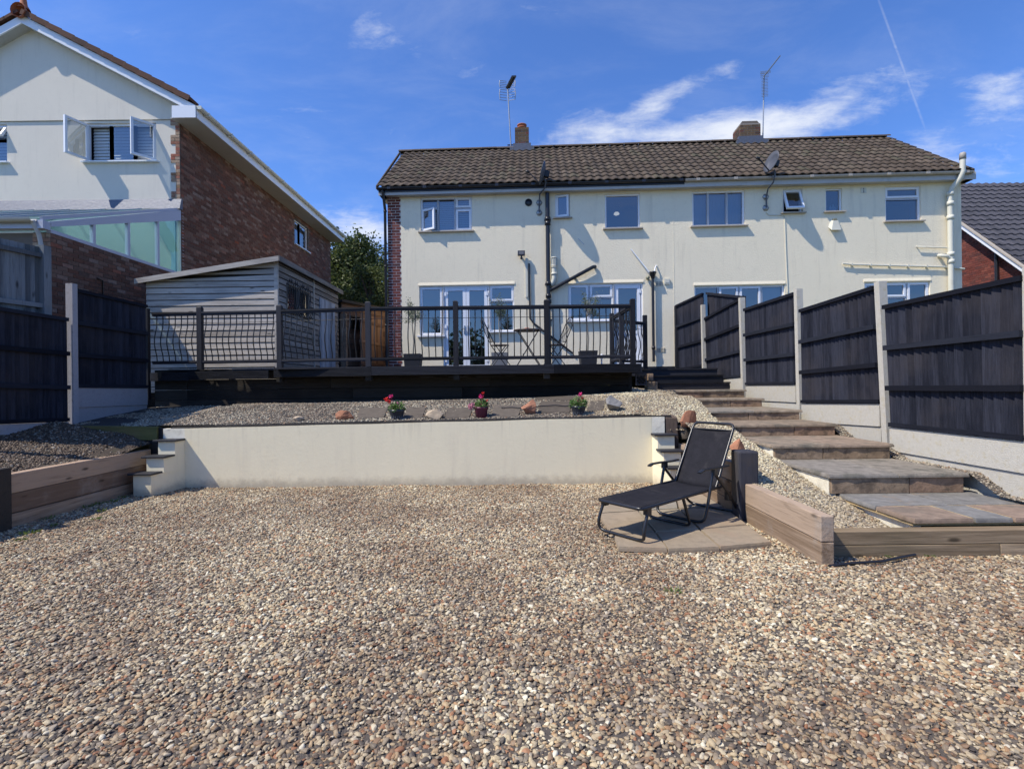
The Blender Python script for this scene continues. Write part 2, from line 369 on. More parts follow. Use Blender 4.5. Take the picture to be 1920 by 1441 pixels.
def mesh_fabric():
    m, g, b = newmat('mesh_fabric'); p = pos(g)
    n = g.noise(p, 9, 5)
    c = g.mix(g.rng(n, .4, .7), (.009, .009, .012), (.018, .017, .022))
    w = g.noise(p, 420, 2)
    c = g.mix(g.rng(w, .4, .62), c, (.028, .027, .032))
    c = g.mix(g.rng(g.noise(p, 5.5, 6, .6, .4), .56, .70, 0, .35), c, (.06, .055, .055))
    g.put(b.inputs['Base Color'], c); b.inputs['Roughness'].default_value = .85; b.inputs['Specular IOR Level'].default_value = .15
    bump(g, b, w, .35, .003)
    return m
M['fabric'] = mesh_fabric()

def pebble_mat(name, stops, patch=(.8, .74, .64)):
    m, g, b = newmat(name)
    r = g.add('ShaderNodeObjectInfo').outputs['Random']
    c = g.ramp(r, stops, 'CONSTANT')
    p = pos(g)
    n = g.noise(p, 240, 4, .65)
    c = g.mix(1, c, g.ramp(n, [(.3, .78), (.7, 1.15)]), 'MULTIPLY')
    big = g.noise(p, .8, 4, .6)                                   # broad patches where the stone is dustier or browner
    c = g.mix(1, c, g.mix(g.rng(big, .38, .62), (.78, .72, .68), (1.16, 1.15, 1.10)), 'MULTIPLY')
    g.put(b.inputs['Base Color'], c); b.inputs['Roughness'].default_value = .62
    b.inputs['Specular IOR Level'].default_value = .4
    return m
M['pebble'] = pebble_mat('pebble', [(0, (0.402, 0.325, 0.211)), (.11, (0.286, 0.232, 0.161)), (.20, (0.509, 0.431, 0.287)), (.31, (0.199, 0.165, 0.122)), (.40, (0.461, 0.369, 0.228)),
    (.48, (0.596, 0.528, 0.382)), (.54, (0.256, 0.170, 0.103)), (.61, (0.336, 0.286, 0.219)), (.69, (0.122, 0.103, 0.082)), (.75, (0.336, 0.170, 0.090)), (.80, (0.441, 0.319, 0.182)), (.88, (0.189, 0.141, 0.098)), (.945, (0.674, 0.625, 0.482)), (.97, (0.384, 0.237, 0.123))])
M['pebble_pale'] = pebble_mat('pale_pebble', [(0, (0.472, 0.407, 0.272)), (.2, (0.533, 0.471, 0.327)), (.4, (0.392, 0.334, 0.226)), (.55, (0.578, 0.526, 0.386)), (.72, (0.313, 0.260, 0.180)), (.85, (0.243, 0.197, 0.141)), (.92, (0.631, 0.590, 0.462)), (.97, (0.313, 0.197, 0.116))])
M['chip'] = pebble_mat('dull_pebble', [(0, (0.286, 0.242, 0.184)), (.25, (0.375, 0.334, 0.255)), (.45, (0.199, 0.170, 0.129)), (.65, (0.445, 0.397, 0.302)), (.8, (0.146, 0.123, 0.099)), (.92, (0.278, 0.178, 0.108))])
M['crumb'] = pebble_mat('soil_crumb', [(0, (.09, .06, .038)), (.3, (.14, .095, .06)), (.55, (.055, .04, .028)), (.75, (.19, .14, .095)), (.9, (.30, .26, .21))])
M['stone_grey'] = ramp_mat('grey_sandstone', [(0, (.19, .18, .165)), (1, (.23, .22, .205))], bmp=.6, bscale=26, mott=.4, lichen=(.26, .20, .145), lscale=2.4, lo=.54)
M['stone_brown'] = ramp_mat('brown_sandstone', [(0, (.29, .20, .145)), (1, (.26, .195, .145))], bmp=.6, bscale=26, mott=.4, lichen=(.17, .14, .11), lscale=3, lo=.54)
M['frame_grey'] = plain('grey_blue_frame', (.42, .44, .52), .4, var=.05, scale=3)
M['old_post'] = wood('weathered_post', (.055, .040, .030), (.14, .10, .075), 'Z', .9, 16, .7, extra=(.05, .055, .06), extra_amt=.6)
M['peeled_post'] = wood('peeling_black_post', (.016, .017, .024), (.042, .045, .06), 'Z', .7, 16, .6, extra=(.13, .095, .06), extra_amt=.4)
M['lamp_shade'] = emit('lamp_shade', (1, .88, .72), .9)

# ------------------------------------------------------------------ mesh builder
WM = {}
def wm(o): return WM.get(o.name, I4) if o is not None else I4
class MB:
    def __init__(s, fr=None): s.v = []; s.f = []; s.r = []; s.sm = []; s.fr = fr or I4; s.rn = 0.0; s.smooth = False
    def add(s, vs, fs):
        b = len(s.v); s.v += [tuple(v) for v in vs]
        for f in fs: s.f.append([i + b for i in f]); s.r.append(s.rn); s.sm.append(s.smooth)
    def rand(s): s.rn = R(); return s
    def hexa(s, c):       # 8 corners: bottom 4 (ccw) then top 4
        s.add(c, [(3, 2, 1, 0), (4, 5, 6, 7), (0, 1, 5, 4), (1, 2, 6, 5), (2, 3, 7, 6), (3, 0, 4, 7)])
    def box(s, x0, x1, y0, y1, z0, z1):
        s.hexa([(x0, y0, z0), (x1, y0, z0), (x1, y1, z0), (x0, y1, z0), (x0, y0, z1), (x1, y0, z1), (x1, y1, z1), (x0, y1, z1)])
    def quad(s, a, b, c, d): s.add([a, b, c, d], [(0, 1, 2, 3)])
    def bar(s, p, q, w, h, up=(0, 0, 1)):
        p = Vector(p); q = Vector(q); t = (q - p).normalized(); up = Vector(up)
        sd_ = t.cross(up)
        if sd_.length < 1e-4: sd_ = t.cross(Vector((0, 1, 0)))
        sd_.normalize(); n = sd_.cross(t)
        a = sd_ * w / 2; b = n * h / 2
        s.hexa([p - a - b, q - a - b, q + a - b, p + a - b, p - a + b, q - a + b, q + a + b, p + a + b])
    def tube(s, pts, r, n=8, cap=True):
        pts = [Vector(p) for p in pts]; rs = r if hasattr(r, '__len__') else [r] * len(pts)
        sm0 = s.smooth; s.smooth = True
        rings = []; ref = None
        for i, p in enumerate(pts):
            t = (pts[min(i + 1, len(pts) - 1)] - pts[max(i - 1, 0)])
            if t.length < 1e-7: t = Vector((0, 0, 1))
            t.normalize()
            if ref is None:
                ref = t.cross(Vector((0, 0, 1)))
                if ref.length < 1e-3: ref = t.cross(Vector((1, 0, 0)))
            ref = (ref - t * ref.dot(t)).normalized(); bn = t.cross(ref)
            rings.append([p + (ref * math.cos(2 * math.pi * k / n) + bn * math.sin(2 * math.pi * k / n)) * rs[i] for k in range(n)])
        vs = [v for rg in rings for v in rg]; fs = []
        for i in range(len(pts) - 1):
            for k in range(n):
                k2 = (k + 1) % n
                fs.append((i * n + k, i * n + k2, (i + 1) * n + k2, (i + 1) * n + k))
        s.add(vs, fs)
        s.smooth = False
        if cap:
            s.add(rings[0], [tuple(reversed(range(n)))]); s.add(rings[-1], [tuple(range(n))])
        s.smooth = sm0
    def lathe(s, c, prof, n=20, axis='Z'):
        sm0 = s.smooth; s.smooth = True
        vs = []; fs = []
        for (r, h) in prof:
            for k in range(n):
                a = 2 * math.pi * k / n; x = r * math.cos(a); y = r * math.sin(a)
                vs.append((c[0] + x, c[1] + y, c[2] + h) if axis == 'Z' else ((c[0] + x, c[1] + h, c[2] + y) if axis == 'Y' else (c[0] + h, c[1] + x, c[2] + y)))
        for i in range(len(prof) - 1):
            for k in range(n):
                k2 = (k + 1) % n; fs.append((i * n + k, i * n + k2, (i + 1) * n + k2, (i + 1) * n + k))
        s.add(vs, fs); s.smooth = sm0
    def prism(s, poly, off):  # poly of 3D points, extruded by vector
        n = len(poly); off = Vector(off); a = [Vector(p) for p in poly]; b = [p + off for p in a]
        s.add(a + b, [tuple(reversed(range(n))), tuple(range(n, 2 * n))] + [(i, (i + 1) % n, (i + 1) % n + n, i + n) for i in range(n)])
    def leaf(s, c, size, asp=.45, d=None):
        d = d or Vector((U(-1, 1), U(-1, 1), U(-.6, 1))); d.normalize()
        q = d.cross(Vector((U(-1, 1), U(-1, 1), U(-1, 1))))
        if q.length < .05: return
        q.normalize(); d = d * size; q = q * size * asp * .5; c = Vector(c)
        nn = d.cross(q).normalized() * size * .08
        s.rn = R()
        s.add([c, c + d * .5 + q + nn, c + d, c + d * .5 - q + nn], [(0, 1, 2, 3)])
    def mesh(s, name, inv=None):
        me = bpy.data.meshes.new(name)
        T = s.fr if inv is None else inv @ s.fr
        me.from_pydata([T @ Vector(v) for v in s.v], [], s.f)
        me.attributes.new('rnd', 'FLOAT', 'FACE').data.foreach_set('value', s.r)
        me.polygons.foreach_set('use_smooth', s.sm)
        me.update()
        return me
    def build(s, name, mat, parent=None, bevel=0, **props):
        o = bpy.data.objects.new(name, s.mesh(name, wm(parent).inverted() if parent is not None else None))
        o.data.materials.append(M[mat]); col.objects.link(o)
        if parent is not None: o.parent = parent
        WM[o.name] = wm(parent)
        if bevel:
            b = o.modifiers.new('bevel', 'BEVEL'); b.width = bevel; b.segments = 2; b.limit_method = 'ANGLE'
        for k, v in props.items(): o[k] = v
        return o
def top(mb, name, mat, label, cat, org, group=None, kind=None, bevel=0):
    """a thing that is one mesh, with its origin at its base"""
    T = Matrix.Translation(org); inv = T.inverted()
    o = bpy.data.objects.new(name, mb.mesh(name, inv)); o.location = org
    o.data.materials.append(M[mat]); col.objects.link(o); WM[o.name] = T
    if label: o['label'] = label
    if cat: o['category'] = cat
    if group: o['group'] = group
    if kind: o['kind'] = kind
    if bevel:
        b = o.modifiers.new('bevel', 'BEVEL'); b.width = bevel; b.segments = 2; b.limit_method = 'ANGLE'
    return o
def thing(name, label, cat, loc, group=None, kind=None):
    o = bpy.data.objects.new(name, None); o.location = loc; o.empty_display_size = .2; col.objects.link(o)
    WM[o.name] = Matrix.Translation(loc)
    if label: o['label'] = label
    if cat: o['category'] = cat
    if group: o['group'] = group
    if kind: o['kind'] = kind
    return o
def piece(name, me, parent, mat4):
    o = bpy.data.objects.new(name, me); col.objects.link(o); o.parent = parent
    loc = wm(parent).inverted() @ mat4
    o.matrix_local = loc
    WM[o.name] = mat4
    return o
def setmat(me, key): me.materials.clear(); me.materials.append(M[key])

def brick_unit(mat):
    b = MB(); e = .07
    b.box(0, 1, 0, 1, 0, 1)
    me = b.mesh('brick'); me.materials.append(M[mat]); return me

def brick_wall(parent, fr, cells, mat, thick=.03, proud=.006, limit=0, ukey=None, stuff_name='brick_courses'):
    """cells = list of (u0,u1,z0,z1); outer face at y=-proud"""
    cells = sorted(cells, key=ukey) if ukey else cells
    unit = brick_unit(mat)
    for c in cells[:limit]:
        pr = proud + U(-.002, .002)
        m = fr @ Matrix.Translation((c[0], -pr, c[2])) @ Matrix.Diagonal((c[1] - c[0], thick, c[3] - c[2], 1))
        piece('brick', unit, parent, m)
    rest = cells[limit:]
    if rest:
        b = MB(fr)
        for c in rest:
            b.rand(); pr = proud + U(-.002, .002)
            x0, x1, z0, z1 = c; y0, y1 = -pr, .004
            b.add([(x0, y0, z0), (x1, y0, z0), (x1, y0, z1), (x0, y0, z1), (x0, y1, z0), (x1, y1, z0), (x1, y1, z1), (x0, y1, z1)],
                  [(0, 1, 2, 3), (4, 5, 1, 0), (1, 5, 6, 2), (3, 2, 6, 7), (4, 0, 3, 7)])
        b.build(stuff_name, mat, parent, kind='stuff')
def courses(u0, u1, z0, z1, L=.225, Hh=.075, j=.010, hole=None, clip=None, off=0.0):
    out = []; k = 0; z = z0
    while z < z1 - .02:
        zt = min(z + Hh - j, z1); u = u0 - (L / 2 if k % 2 else 0) - off
        while u < u1:
            a = max(u, u0); c = min(u + L - j, u1)
            if c - a > .03:
                mu, mz = (a + c) / 2, (z + zt) / 2
                ok = not (hole and hole(mu, mz)) and not (clip and not clip(mu, mz))
                if ok: out.append((a, c, z, zt))
            u += L
        z += Hh; k += 1
    return out

def wall_skin(fr, u0, u1, z0, z1, holes, thick=.12, y=0.0):
    us = sorted({u0, u1, *[h[0] for h in holes], *[h[1] for h in holes]})
    zs = sorted({z0, z1, *[h[2] for h in holes], *[h[3] for h in holes]})
    us = [u for u in us if u0 <= u <= u1]; zs = [z for z in zs if z0 <= z <= z1]
    b = MB(fr)
    for i in range(len(us) - 1):
        for k in range(len(zs) - 1):
            mu, mz = (us[i] + us[i + 1]) / 2, (zs[k] + zs[k + 1]) / 2
            if any(h[0] < mu < h[1] and h[2] < mz < h[3] for h in holes): continue
            b.quad((us[i], y, zs[k]), (us[i + 1], y, zs[k]), (us[i + 1], y, zs[k + 1]), (us[i], y, zs[k + 1]))
    for (a, c, d, e) in holes:
        t = y + thick
        b.quad((a, y, d), (c, y, d), (c, t, d), (a, t, d)); b.quad((a, y, e), (a, t, e), (c, t, e), (c, y, e))
        b.quad((a, y, d), (a, t, d), (a, t, e), (a, y, e)); b.quad((c, y, d), (c, y, e), (c, t, e), (c, t, d))
    return b

def frame_bars(b, u0, u1, z0, z1, y0, y1, w):
    b.box(u0, u1, y0, y1, z0, z0 + w); b.box(u0, u1, y0, y1, z1 - w, z1)
    b.box(u0, u0 + w, y0, y1, z0 + w, z1 - w); b.box(u1 - w, u1, y0, y1, z0 + w, z1 - w)

def window(parent, fr, u0, u1, z0, z1, lights, rec=.05, w=.045, sill=True, sillmat='sill', label=None, blind=None, glass='glass', mat='upvc', name='window', sill_over=.06, sill_z=None):
    """lights: (fu0,fu1,fz0,fz1,kind) fractions; kind: 'f' fixed, 's' sash, ('o', hinge, angle) open sash"""
    fb = MB(fr); W_, H_ = u1 - u0, z1 - z0
    frame_bars(fb, u0, u1, z0, z1, rec, rec + .07, w)
    for L in lights:
        a, c, d, e = u0 + L[0] * W_, u0 + L[1] * W_, z0 + L[2] * H_, z0 + L[3] * H_
        for (uu, ff) in ((a, L[0]), (c, L[1])):
            if 0.001 < ff < .999: fb.box(uu - w * .6, uu + w * .6, rec + .002, rec + .068, d + .001, e - .001)
        for (zz, ff) in ((d, L[2]), (e, L[3])):
            if 0.001 < ff < .999: fb.box(a + .001, c - .001, rec + .004, rec + .066, zz - w * .6, zz + w * .6)
    wo = fb.build(name, mat, parent)
    if label: wo['label'] = label
    for L in lights:
        a, c, d, e = u0 + L[0] * W_, u0 + L[1] * W_, z0 + L[2] * H_, z0 + L[3] * H_
        a += w * .6; c -= w * .6; d += w * .6; e -= w * .6
        k = L[4]
        if k == 'f':
            g = MB(fr); g.quad((a, rec + .035, d), (c, rec + .035, d), (c, rec + .035, e), (a, rec + .035, e)); g.build('pane', glass, wo)
        else:
            sw = .05; fr2 = fr
            if k != 's':
                hinge, ang = k[1], k[2]
                if hinge == 'L': T = Matrix.Translation((a, rec - .012, 0)) @ Matrix.Rotation(-ang, 4, 'Z') @ Matrix.Translation((-a, -rec + .012, 0))
                elif hinge == 'R': T = Matrix.Translation((c, rec - .012, 0)) @ Matrix.Rotation(ang, 4, 'Z') @ Matrix.Translation((-c, -rec + .012, 0))
                else: T = Matrix.Translation((0, rec - .012, e)) @ Matrix.Rotation(-ang, 4, 'X') @ Matrix.Translation((0, -rec + .012, -e))
                fr2 = fr @ T
            s_ = MB(fr2); frame_bars(s_, a, c, d, e, rec - .014, rec + .045, sw); s_.build('sash', mat, wo)
            g = MB(fr2); g.quad((a + sw, rec + .015, d + sw), (c - sw, rec + .015, d + sw), (c - sw, rec + .015, e - sw), (a + sw, rec + .015, e - sw)); g.build('pane', glass, wo)
    if sill:
        sb = MB(fr); sz = z0 if sill_z is None else sill_z
        sb.box(u0 - sill_over, u1 + sill_over, -.085, rec + .06, sz - .035, sz - .003); sb.build('sill', sillmat, wo)
    if blind:
        kind = blind
        if kind in ('slats', 'shutter'):
            bb = MB(fr); st = .05 if kind == 'slats' else .075; z = z0 + .06
            while z < z1 - .08:
                bb.add([(u0 + .05, rec + .13, z), (u1 - .05, rec + .13, z), (u1 - .05, rec + .155, z + st * 1.02), (u0 + .05, rec + .155, z + st * 1.02)], [(0, 1, 2, 3)]); z += st
            bb.build('blind', 'blind' if kind == 'slats' else 'blind_white', wo)
        elif kind == 'curtain':
            bb = MB(fr); n = int((u1 - u0) / .05); bb.smooth = True
            for i in range(n):
                a = u0 + .03 + (u1 - u0 - .06) * i / n; c = u0 + .03 + (u1 - u0 - .06) * (i + 1) / n
                ya = rec + .16 + .012 * math.sin(i * 1.9); yb = rec + .16 + .012 * math.sin((i + 1) * 1.9)
                bb.quad((a, ya, z0 + .02), (c, yb, z0 + .02), (c, yb, z1 - .02), (a, ya, z1 - .02))
            bb.build('curtain', 'curtain', wo)
        elif kind == 'lamp':
            bb = MB(fr); bb.smooth = True; bb.lathe(((u0 + u1) / 2, rec + .9, z1 - .22), [(.001, .05), (.05, .045), (.075, .015), (.08, -.01), (.055, -.03), (.001, -.036)], 16); bb.build('ceiling_lamp', 'lamp_shade', wo)
    return wo

# ================================================================== GROUND AND GRAVEL
def sheet(name, pts, mat, z=None):
    b = MB(); b.add(pts, [tuple(range(len(pts)))])
    o = b.build(name, mat); o['kind'] = 'structure'; return o
sheet('ground', [(-400, -400, -.06), (400, -400, -.06), (400, 400, -.06), (-400, 400, -.06)], 'ground')
# the higher level the houses stand on
b = MB(); b.box(-60, -7.2, 7.0, 70, -.5, .70); b.box(5.0, 60, 6.0, 70, -.5, 1.55); b.box(-7.2, 5.0, 13.0, 70, -.5, 1.60)
b.build('upper_ground', 'ground', kind='structure')

def pebble_group(mat, radius, density, dmin, zj, seed, flat=.52, smin=.6, smax=1.5):
    ng = bpy.data.node_groups.new('scatter_' + mat + str(seed), 'GeometryNodeTree')
    ng.interface.new_socket('Geometry', in_out='INPUT', socket_type='NodeSocketGeometry')
    ng.interface.new_socket('Geometry', in_out='OUTPUT', socket_type='NodeSocketGeometry')
    g = NT(ng)
    gi = g.add('NodeGroupInput'); go = g.add('NodeGroupOutput')
    dist = g.add('GeometryNodeDistributePointsOnFaces', distribute_method='POISSON')
    g.l.new(gi.outputs[0], dist.inputs['Mesh'])
    dist.inputs['Distance Min'].default_value = dmin; dist.inputs['Density Max'].default_value = density
    dist.inputs['Seed'].default_value = seed
    def rv(lo, hi, sd_, typ='FLOAT_VECTOR'):
        n = g.add('FunctionNodeRandomValue', data_type=typ)
        if typ == 'FLOAT_VECTOR':
            n.inputs[0].default_value = lo; n.inputs[1].default_value = hi; n.inputs['Seed'].default_value = sd_; return n.outputs[0]
        if typ == 'FLOAT':
            n.inputs[2].default_value = lo; n.inputs[3].default_value = hi; n.inputs['Seed'].default_value = sd_; return n.outputs[1]
        n.inputs[4].default_value = lo; n.inputs[5].default_value = hi; n.inputs['Seed'].default_value = sd_; return n.outputs[2]
    sp = g.add('GeometryNodeSetPosition'); g.l.new(dist.outputs['Points'], sp.inputs['Geometry'])
    g.l.new(rv((0, 0, -zj), (0, 0, zj), seed + 1), sp.inputs['Offset'])
    join = g.add('GeometryNodeJoinGeometry')
    for k in range(6):
        ico = g.add('GeometryNodeMeshIcoSphere'); ico.inputs['Radius'].default_value = radius; ico.inputs['Subdivisions'].default_value = 3 if mat == 'pebble' else 2
        p_ = g.add('GeometryNodeInputPosition')
        no = g.add('ShaderNodeTexNoise'); g.l.new(g.vmath('ADD', p_.outputs[0], (k * 3.1, k * 1.7, k * .9)), no.inputs['Vector'])
        no.inputs['Scale'].default_value = .62 / radius; no.inputs['Detail'].default_value = 1
        off = g.vmath('SCALE', g.vmath('SUBTRACT', no.outputs['Color'], (.5, .5, .5)), radius * 1.25)
        s2 = g.add('GeometryNodeSetPosition'); g.l.new(ico.outputs['Mesh'], s2.inputs['Geometry']); g.l.new(off, s2.inputs['Offset'])
        tf = g.add('GeometryNodeTransform'); g.l.new(s2.outputs[0], tf.inputs['Geometry'])
        tf.inputs['Scale'].default_value = (1.15, .74 + .07 * (k % 3), flat + .07 * (k % 2))
        ss = g.add('GeometryNodeSetShadeSmooth'); g.l.new(tf.outputs[0], ss.inputs[0])
        sm = g.add('GeometryNodeSetMaterial'); g.l.new(ss.outputs[0], sm.inputs['Geometry']); sm.inputs['Material'].default_value = M[mat]
        gi2 = g.add('GeometryNodeGeometryToInstance'); g.l.new(sm.outputs[0], gi2.inputs[0])
        g.l.new(gi2.outputs[0], join.inputs[0])
    inst = g.add('GeometryNodeInstanceOnPoints'); g.l.new(sp.outputs[0], inst.inputs['Points']); g.l.new(join.outputs[0], inst.inputs['Instance'])
    inst.inputs['Pick Instance'].default_value = True
    g.l.new(rv(0, 5, seed + 2, 'INT'), inst.inputs['Instance Index'])
    g.l.new(rv((-.55, -.55, 0), (.55, .55, 6.283), seed + 3), inst.inputs['Rotation'])
    # a few big stones, many small ones
    r1 = rv(0, 1, seed + 4, 'FLOAT'); sc = g.math('ADD', g.math('MULTIPLY', g.math('POWER', r1, 2.2), smax - smin), smin)
    g.l.new(sc, inst.inputs['Scale'])
    j2 = g.add('GeometryNodeJoinGeometry'); g.l.new(gi.outputs[0], j2.inputs[0]); g.l.new(inst.outputs[0], j2.inputs[0])
    g.l.new(j2.outputs[0], go.inputs[0])
    return ng
def gravel(name, rows, mat, base, radius, density, dmin, zj, seed, label, fn=None, **kw):
    """rows: list of polygons (3D point lists)"""
    b = MB()
    for r in rows: b.add(r, [tuple(range(len(r)))])
    o = b.build(name, base); o['kind'] = 'stuff'; o['label'] = label; o['category'] = 'gravel'
    o.modifiers.new('scatter', 'NODES').node_group = pebble_group(mat, radius, density, dmin, zj, seed, **kw)
    return o
def gridpolys(x0, x1, y0, y1, nx, ny, fz, skip=None):
    out = []
    for i in range(nx):
        for k in range(ny):
            a, c = x0 + (x1 - x0) * i / nx, x0 + (x1 - x0) * (i + 1) / nx; d, e = y0 + (y1 - y0) * k / ny, y0 + (y1 - y0) * (k + 1) / ny
            if skip and skip((a + c) / 2, (d + e) / 2): continue
            out.append([(a, d, fz(a, d)), (c, d, fz(c, d)), (c, e, fz(c, e)), (a, e, fz(a, e))])
    return out
def roll_z(x, y):
    return .014 * noise.noise(Vector((x * .8, y * .8, 3))) + .010 * noise.noise(Vector((x * 2.3, y * 2.3, 9))) + .010 * noise.noise(Vector((x * 5.5, y * 5.5, 1)))
gravel('gravel', gridpolys(-5.5, 5.9, .6, 3.75, 90, 26, roll_z) + gridpolys(-5.12, 2.36, 3.75, 7.2, 60, 28, roll_z) + gridpolys(2.36, 5.9, 3.75, 4.07, 30, 3, roll_z), 'pebble', 'grit', .0108, 8600, .0078, .0070, 11,
      'mixed grey and tan pebble gravel spread over the lower yard')

gravel('coarse_pebbles', gridpolys(-5.0, 5.6, .9, 3.7, 60, 20, lambda x, y: roll_z(x, y) - .012) + gridpolys(-5.0, 2.3, 3.75, 7.1, 40, 18, lambda x, y: roll_z(x, y) - .012), 'pebble', 'grit', .0175, 90, .05, .004, 17, 'larger pebbles lying loose among the finer gravel', flat=.55, smin=.75, smax=1.35)
def lerp(a, b_, t): return a + (b_ - a) * max(0, min(1, t))
def side_z(x, y):
    t = (x - 2.42) / .80
    a = lerp(.20, .35, (y - 4.1) / 1.0) if y < 5.1 else lerp(.36, .86, (y - 5.1) / 2.1)
    c = lerp(.05, .21, (y - 4.1) / 1.0) if y < 5.1 else lerp(.21, .74, (y - 5.0) / 2.25)
    return lerp(a, c, t) + .01 * noise.noise(Vector((x * 3, y * 3, 5)))
def terr(x, y):
    z = lerp(.87, 1.10, (y - 7.2) / 1.5)
    z += .07 * max(0, min(1, (x + 4) / 6))
    if x > .8: z += lerp(0, .07, (x - .8) / 1.6) * max(0, min(1, (y - 7.3) / 1.3))
    if x < -4.9: z = lerp(z, min(z, .86 + .1 * (y - 7.2)), (-4.9 - x) / .4)
    if y > 9.2: z += .03 * (y - 9.2)
    if x > 2.5: z -= .09 * min(1, (x - 2.5) / .4) * (1 if y < 9.5 else .4)
    if x > 1.9: z = lerp(z, lerp(.70, .74 if x < 2.4 else side_z(x, 7.25), (x - 1.9) / .3), 1 - (y - 7.25) / 1.0) if y < 8.25 else z
    return z + .012 * noise.noise(Vector((x * 2, y * 2, 1)))
b = MB()
for q in gridpolys(-6.5, 1.5, 7.22, 9.40, 26, 8, terr): b.add(q, [(0, 1, 2, 3)])
o = b.build('terrace_bed', 'liner'); o['kind'] = 'structure'
def bare(x, y): return noise.noise(Vector((x * 1.1, y * 2.6, 7))) > lerp(.02, .9, (x + 6.0) / 3.0)
gravel('terrace_gravel', gridpolys(-6.4, 1.4, 7.24, 9.35, 90, 26, lambda x, y: terr(x, y) + .003, skip=bare), 'chip', 'liner', .0125, 3000, .0125, .004, 23, 'patchy grey gravel on the terrace behind the cream wall', flat=.5)
gravel('pale_gravel', gridpolys(1.0, 3.06, 7.30, 11.0, 10, 14, lambda x, y: terr(x, y) + .006), 'pebble_pale', 'grit_pale', .0125, 4300, .0105, .006, 31, 'pale beige gravel heap beside the stone steps', flat=.55)
gravel('slope_gravel', gridpolys(2.40, 3.30, 4.14, 5.12, 7, 6, side_z) + gridpolys(2.40, 3.16, 5.12, 6.14, 5, 5, side_z) + gridpolys(2.40, 3.10, 6.14, 7.32, 5, 6, side_z) + gridpolys(2.0, 2.40, 7.16, 7.32, 2, 1, lambda x, y: .74), 'pebble_pale', 'grit_pale', .0130, 4300, .0105, .006, 37, 'beige gravel sloping between the sleepers and the stone steps', flat=.55)
gravel('edge_gravel', gridpolys(4.56, 4.72, 4.16, 8.0, 1, 12, lambda x, y: .30 if y < 5.03 else .46 if y < 6.1 else .60 if y < 7.1 else .76), 'chip', 'grit', .0115, 4000, .011, .005, 41, 'thin strip of gravel between stone steps and fence')
# left bank of soil behind the sleepers
def bank(x, y):
    return lerp(0, .10, (y - 6.5) / .7) + lerp(.75, .50, (x + 6.55) / 1.45) + lerp(0, .14, (y - 5) / 3) * (1 if x < -5.3 else .4) + .03 * noise.noise(Vector((x * 3, y * 3, 2)))
b = MB()
for q in gridpolys(-6.9, -5.08, 2.2, 7.3, 12, 26, bank): b.add(q, [(0, 1, 2, 3)])
o = b.build('soil_bank', 'soil'); o['kind'] = 'structure'
gravel('soil_crumbs', gridpolys(-6.5, -5.1, 3.2, 7.25, 12, 30, lambda x, y: bank(x, y) + .003 + .012 * noise.noise(Vector((x * 9, y * 9, 0)))), 'crumb', 'soil', .0125, 3600, .010, .008, 45, 'brown crumbs and clods on the soil bank by the left fence', flat=.75)
gravel('bank_litter', gridpolys(-6.5, -5.1, 3.2, 7.25, 6, 14, lambda x, y: bank(x, y) + .0), 'chip', 'soil', .0085, 260, .014, .003, 43, 'scattered stones on the dark soil bank by the left fence')

# ================================================================== MAIN HOUSE (pair of semis)
TH = D2R(2.5)
HO = Vector((-3.30, 13.80, 0))
HF = frame(HO, (math.cos(TH), -math.sin(TH), 0), (math.sin(TH), math.cos(TH), 0))
def H(px, py, w=0.0): return onplane(HF, px, py, w)
def Hu(px, py=500): return H(px, py)[0]
def Hz(py, px): return H(px, py)[1]
UR = Hu(1803, 450); ZB = 1.55; ZE = 6.40
house = thing('house', 'cream rendered pair of joined houses with brown tiled roof behind the deck', 'house', HO)

def rect(x0, y0, x1, y1):
    (a, z1), (c, z0) = H(x0, y0), H(x1, y1)
    return a, c, z0, z1
W1 = rect(788.2, 370.5, 885, 432); W2 = rect(1040.7, 364, 1068.5, 407.5); W3 = rect(1133.7, 364, 1200.5, 427)
W4 = rect(1297.7, 358.5, 1397, 422); W5 = rect(1467.7, 354.5, 1505, 398); W6 = rect(1548, 353.5, 1579, 396); W7 = rect(1659.7, 350, 1727, 413.5)
SOF = min(W1[3], W2[3], W7[3], ZE + .3)
ZE = max(W1[3], W4[3], W7[3]) + .02
FD = rect(786, 537, 965.5, 683); FD = (FD[0], FD[1], 1.80, FD[3])
KD = rect(1065, 533, 1207, 683); KD = (KD[0], KD[1], 1.80, KD[3])
R1 = rect(1302, 536.5, 1472, 600); R1 = (R1[0], R1[1], 1.85, R1[3]); R2 = rect(1620.7, 529.5, 1744.7, 600)
fz_l = Hz(629, 808); fz_r = Hz(621, 940); kz = Hz(601, 1100)
ul = Hu(830.5, 600); ur_ = Hu(917.5, 600); uk = Hu(1150, 560)
HOLES = [W1, W2, W3, W4, W5, W6, W7, (FD[0], ul, fz_l, FD[3]), (ul, ur_, 1.80, FD[3]), (ur_, FD[1], fz_r, FD[3]),
         (KD[0], uk, kz, KD[3]), (uk, KD[1], 1.80, KD[3]), R1, R2]
UP0 = Hu(752.5, 520)     # the brick strip ends here
wall = wall_skin(HF, UP0, UR, ZB, ZE, HOLES).build('rendered_wall', 'render', house)
b = MB(HF)
b.box(-.0, UP0 + .02, .001, .12, ZB, ZE)                                    # mortar behind the brick strip
b.build('mortar_bed', 'mortar_light', house)
b = MB(HF); b.box(0.0, .12, .125, 5.3, ZB, ZE); b.box(UR - .12, UR, .001, 5.3, ZB, ZE - .002); b.box(.12, UR - .12, 5.2, 5.3, ZB, ZE)
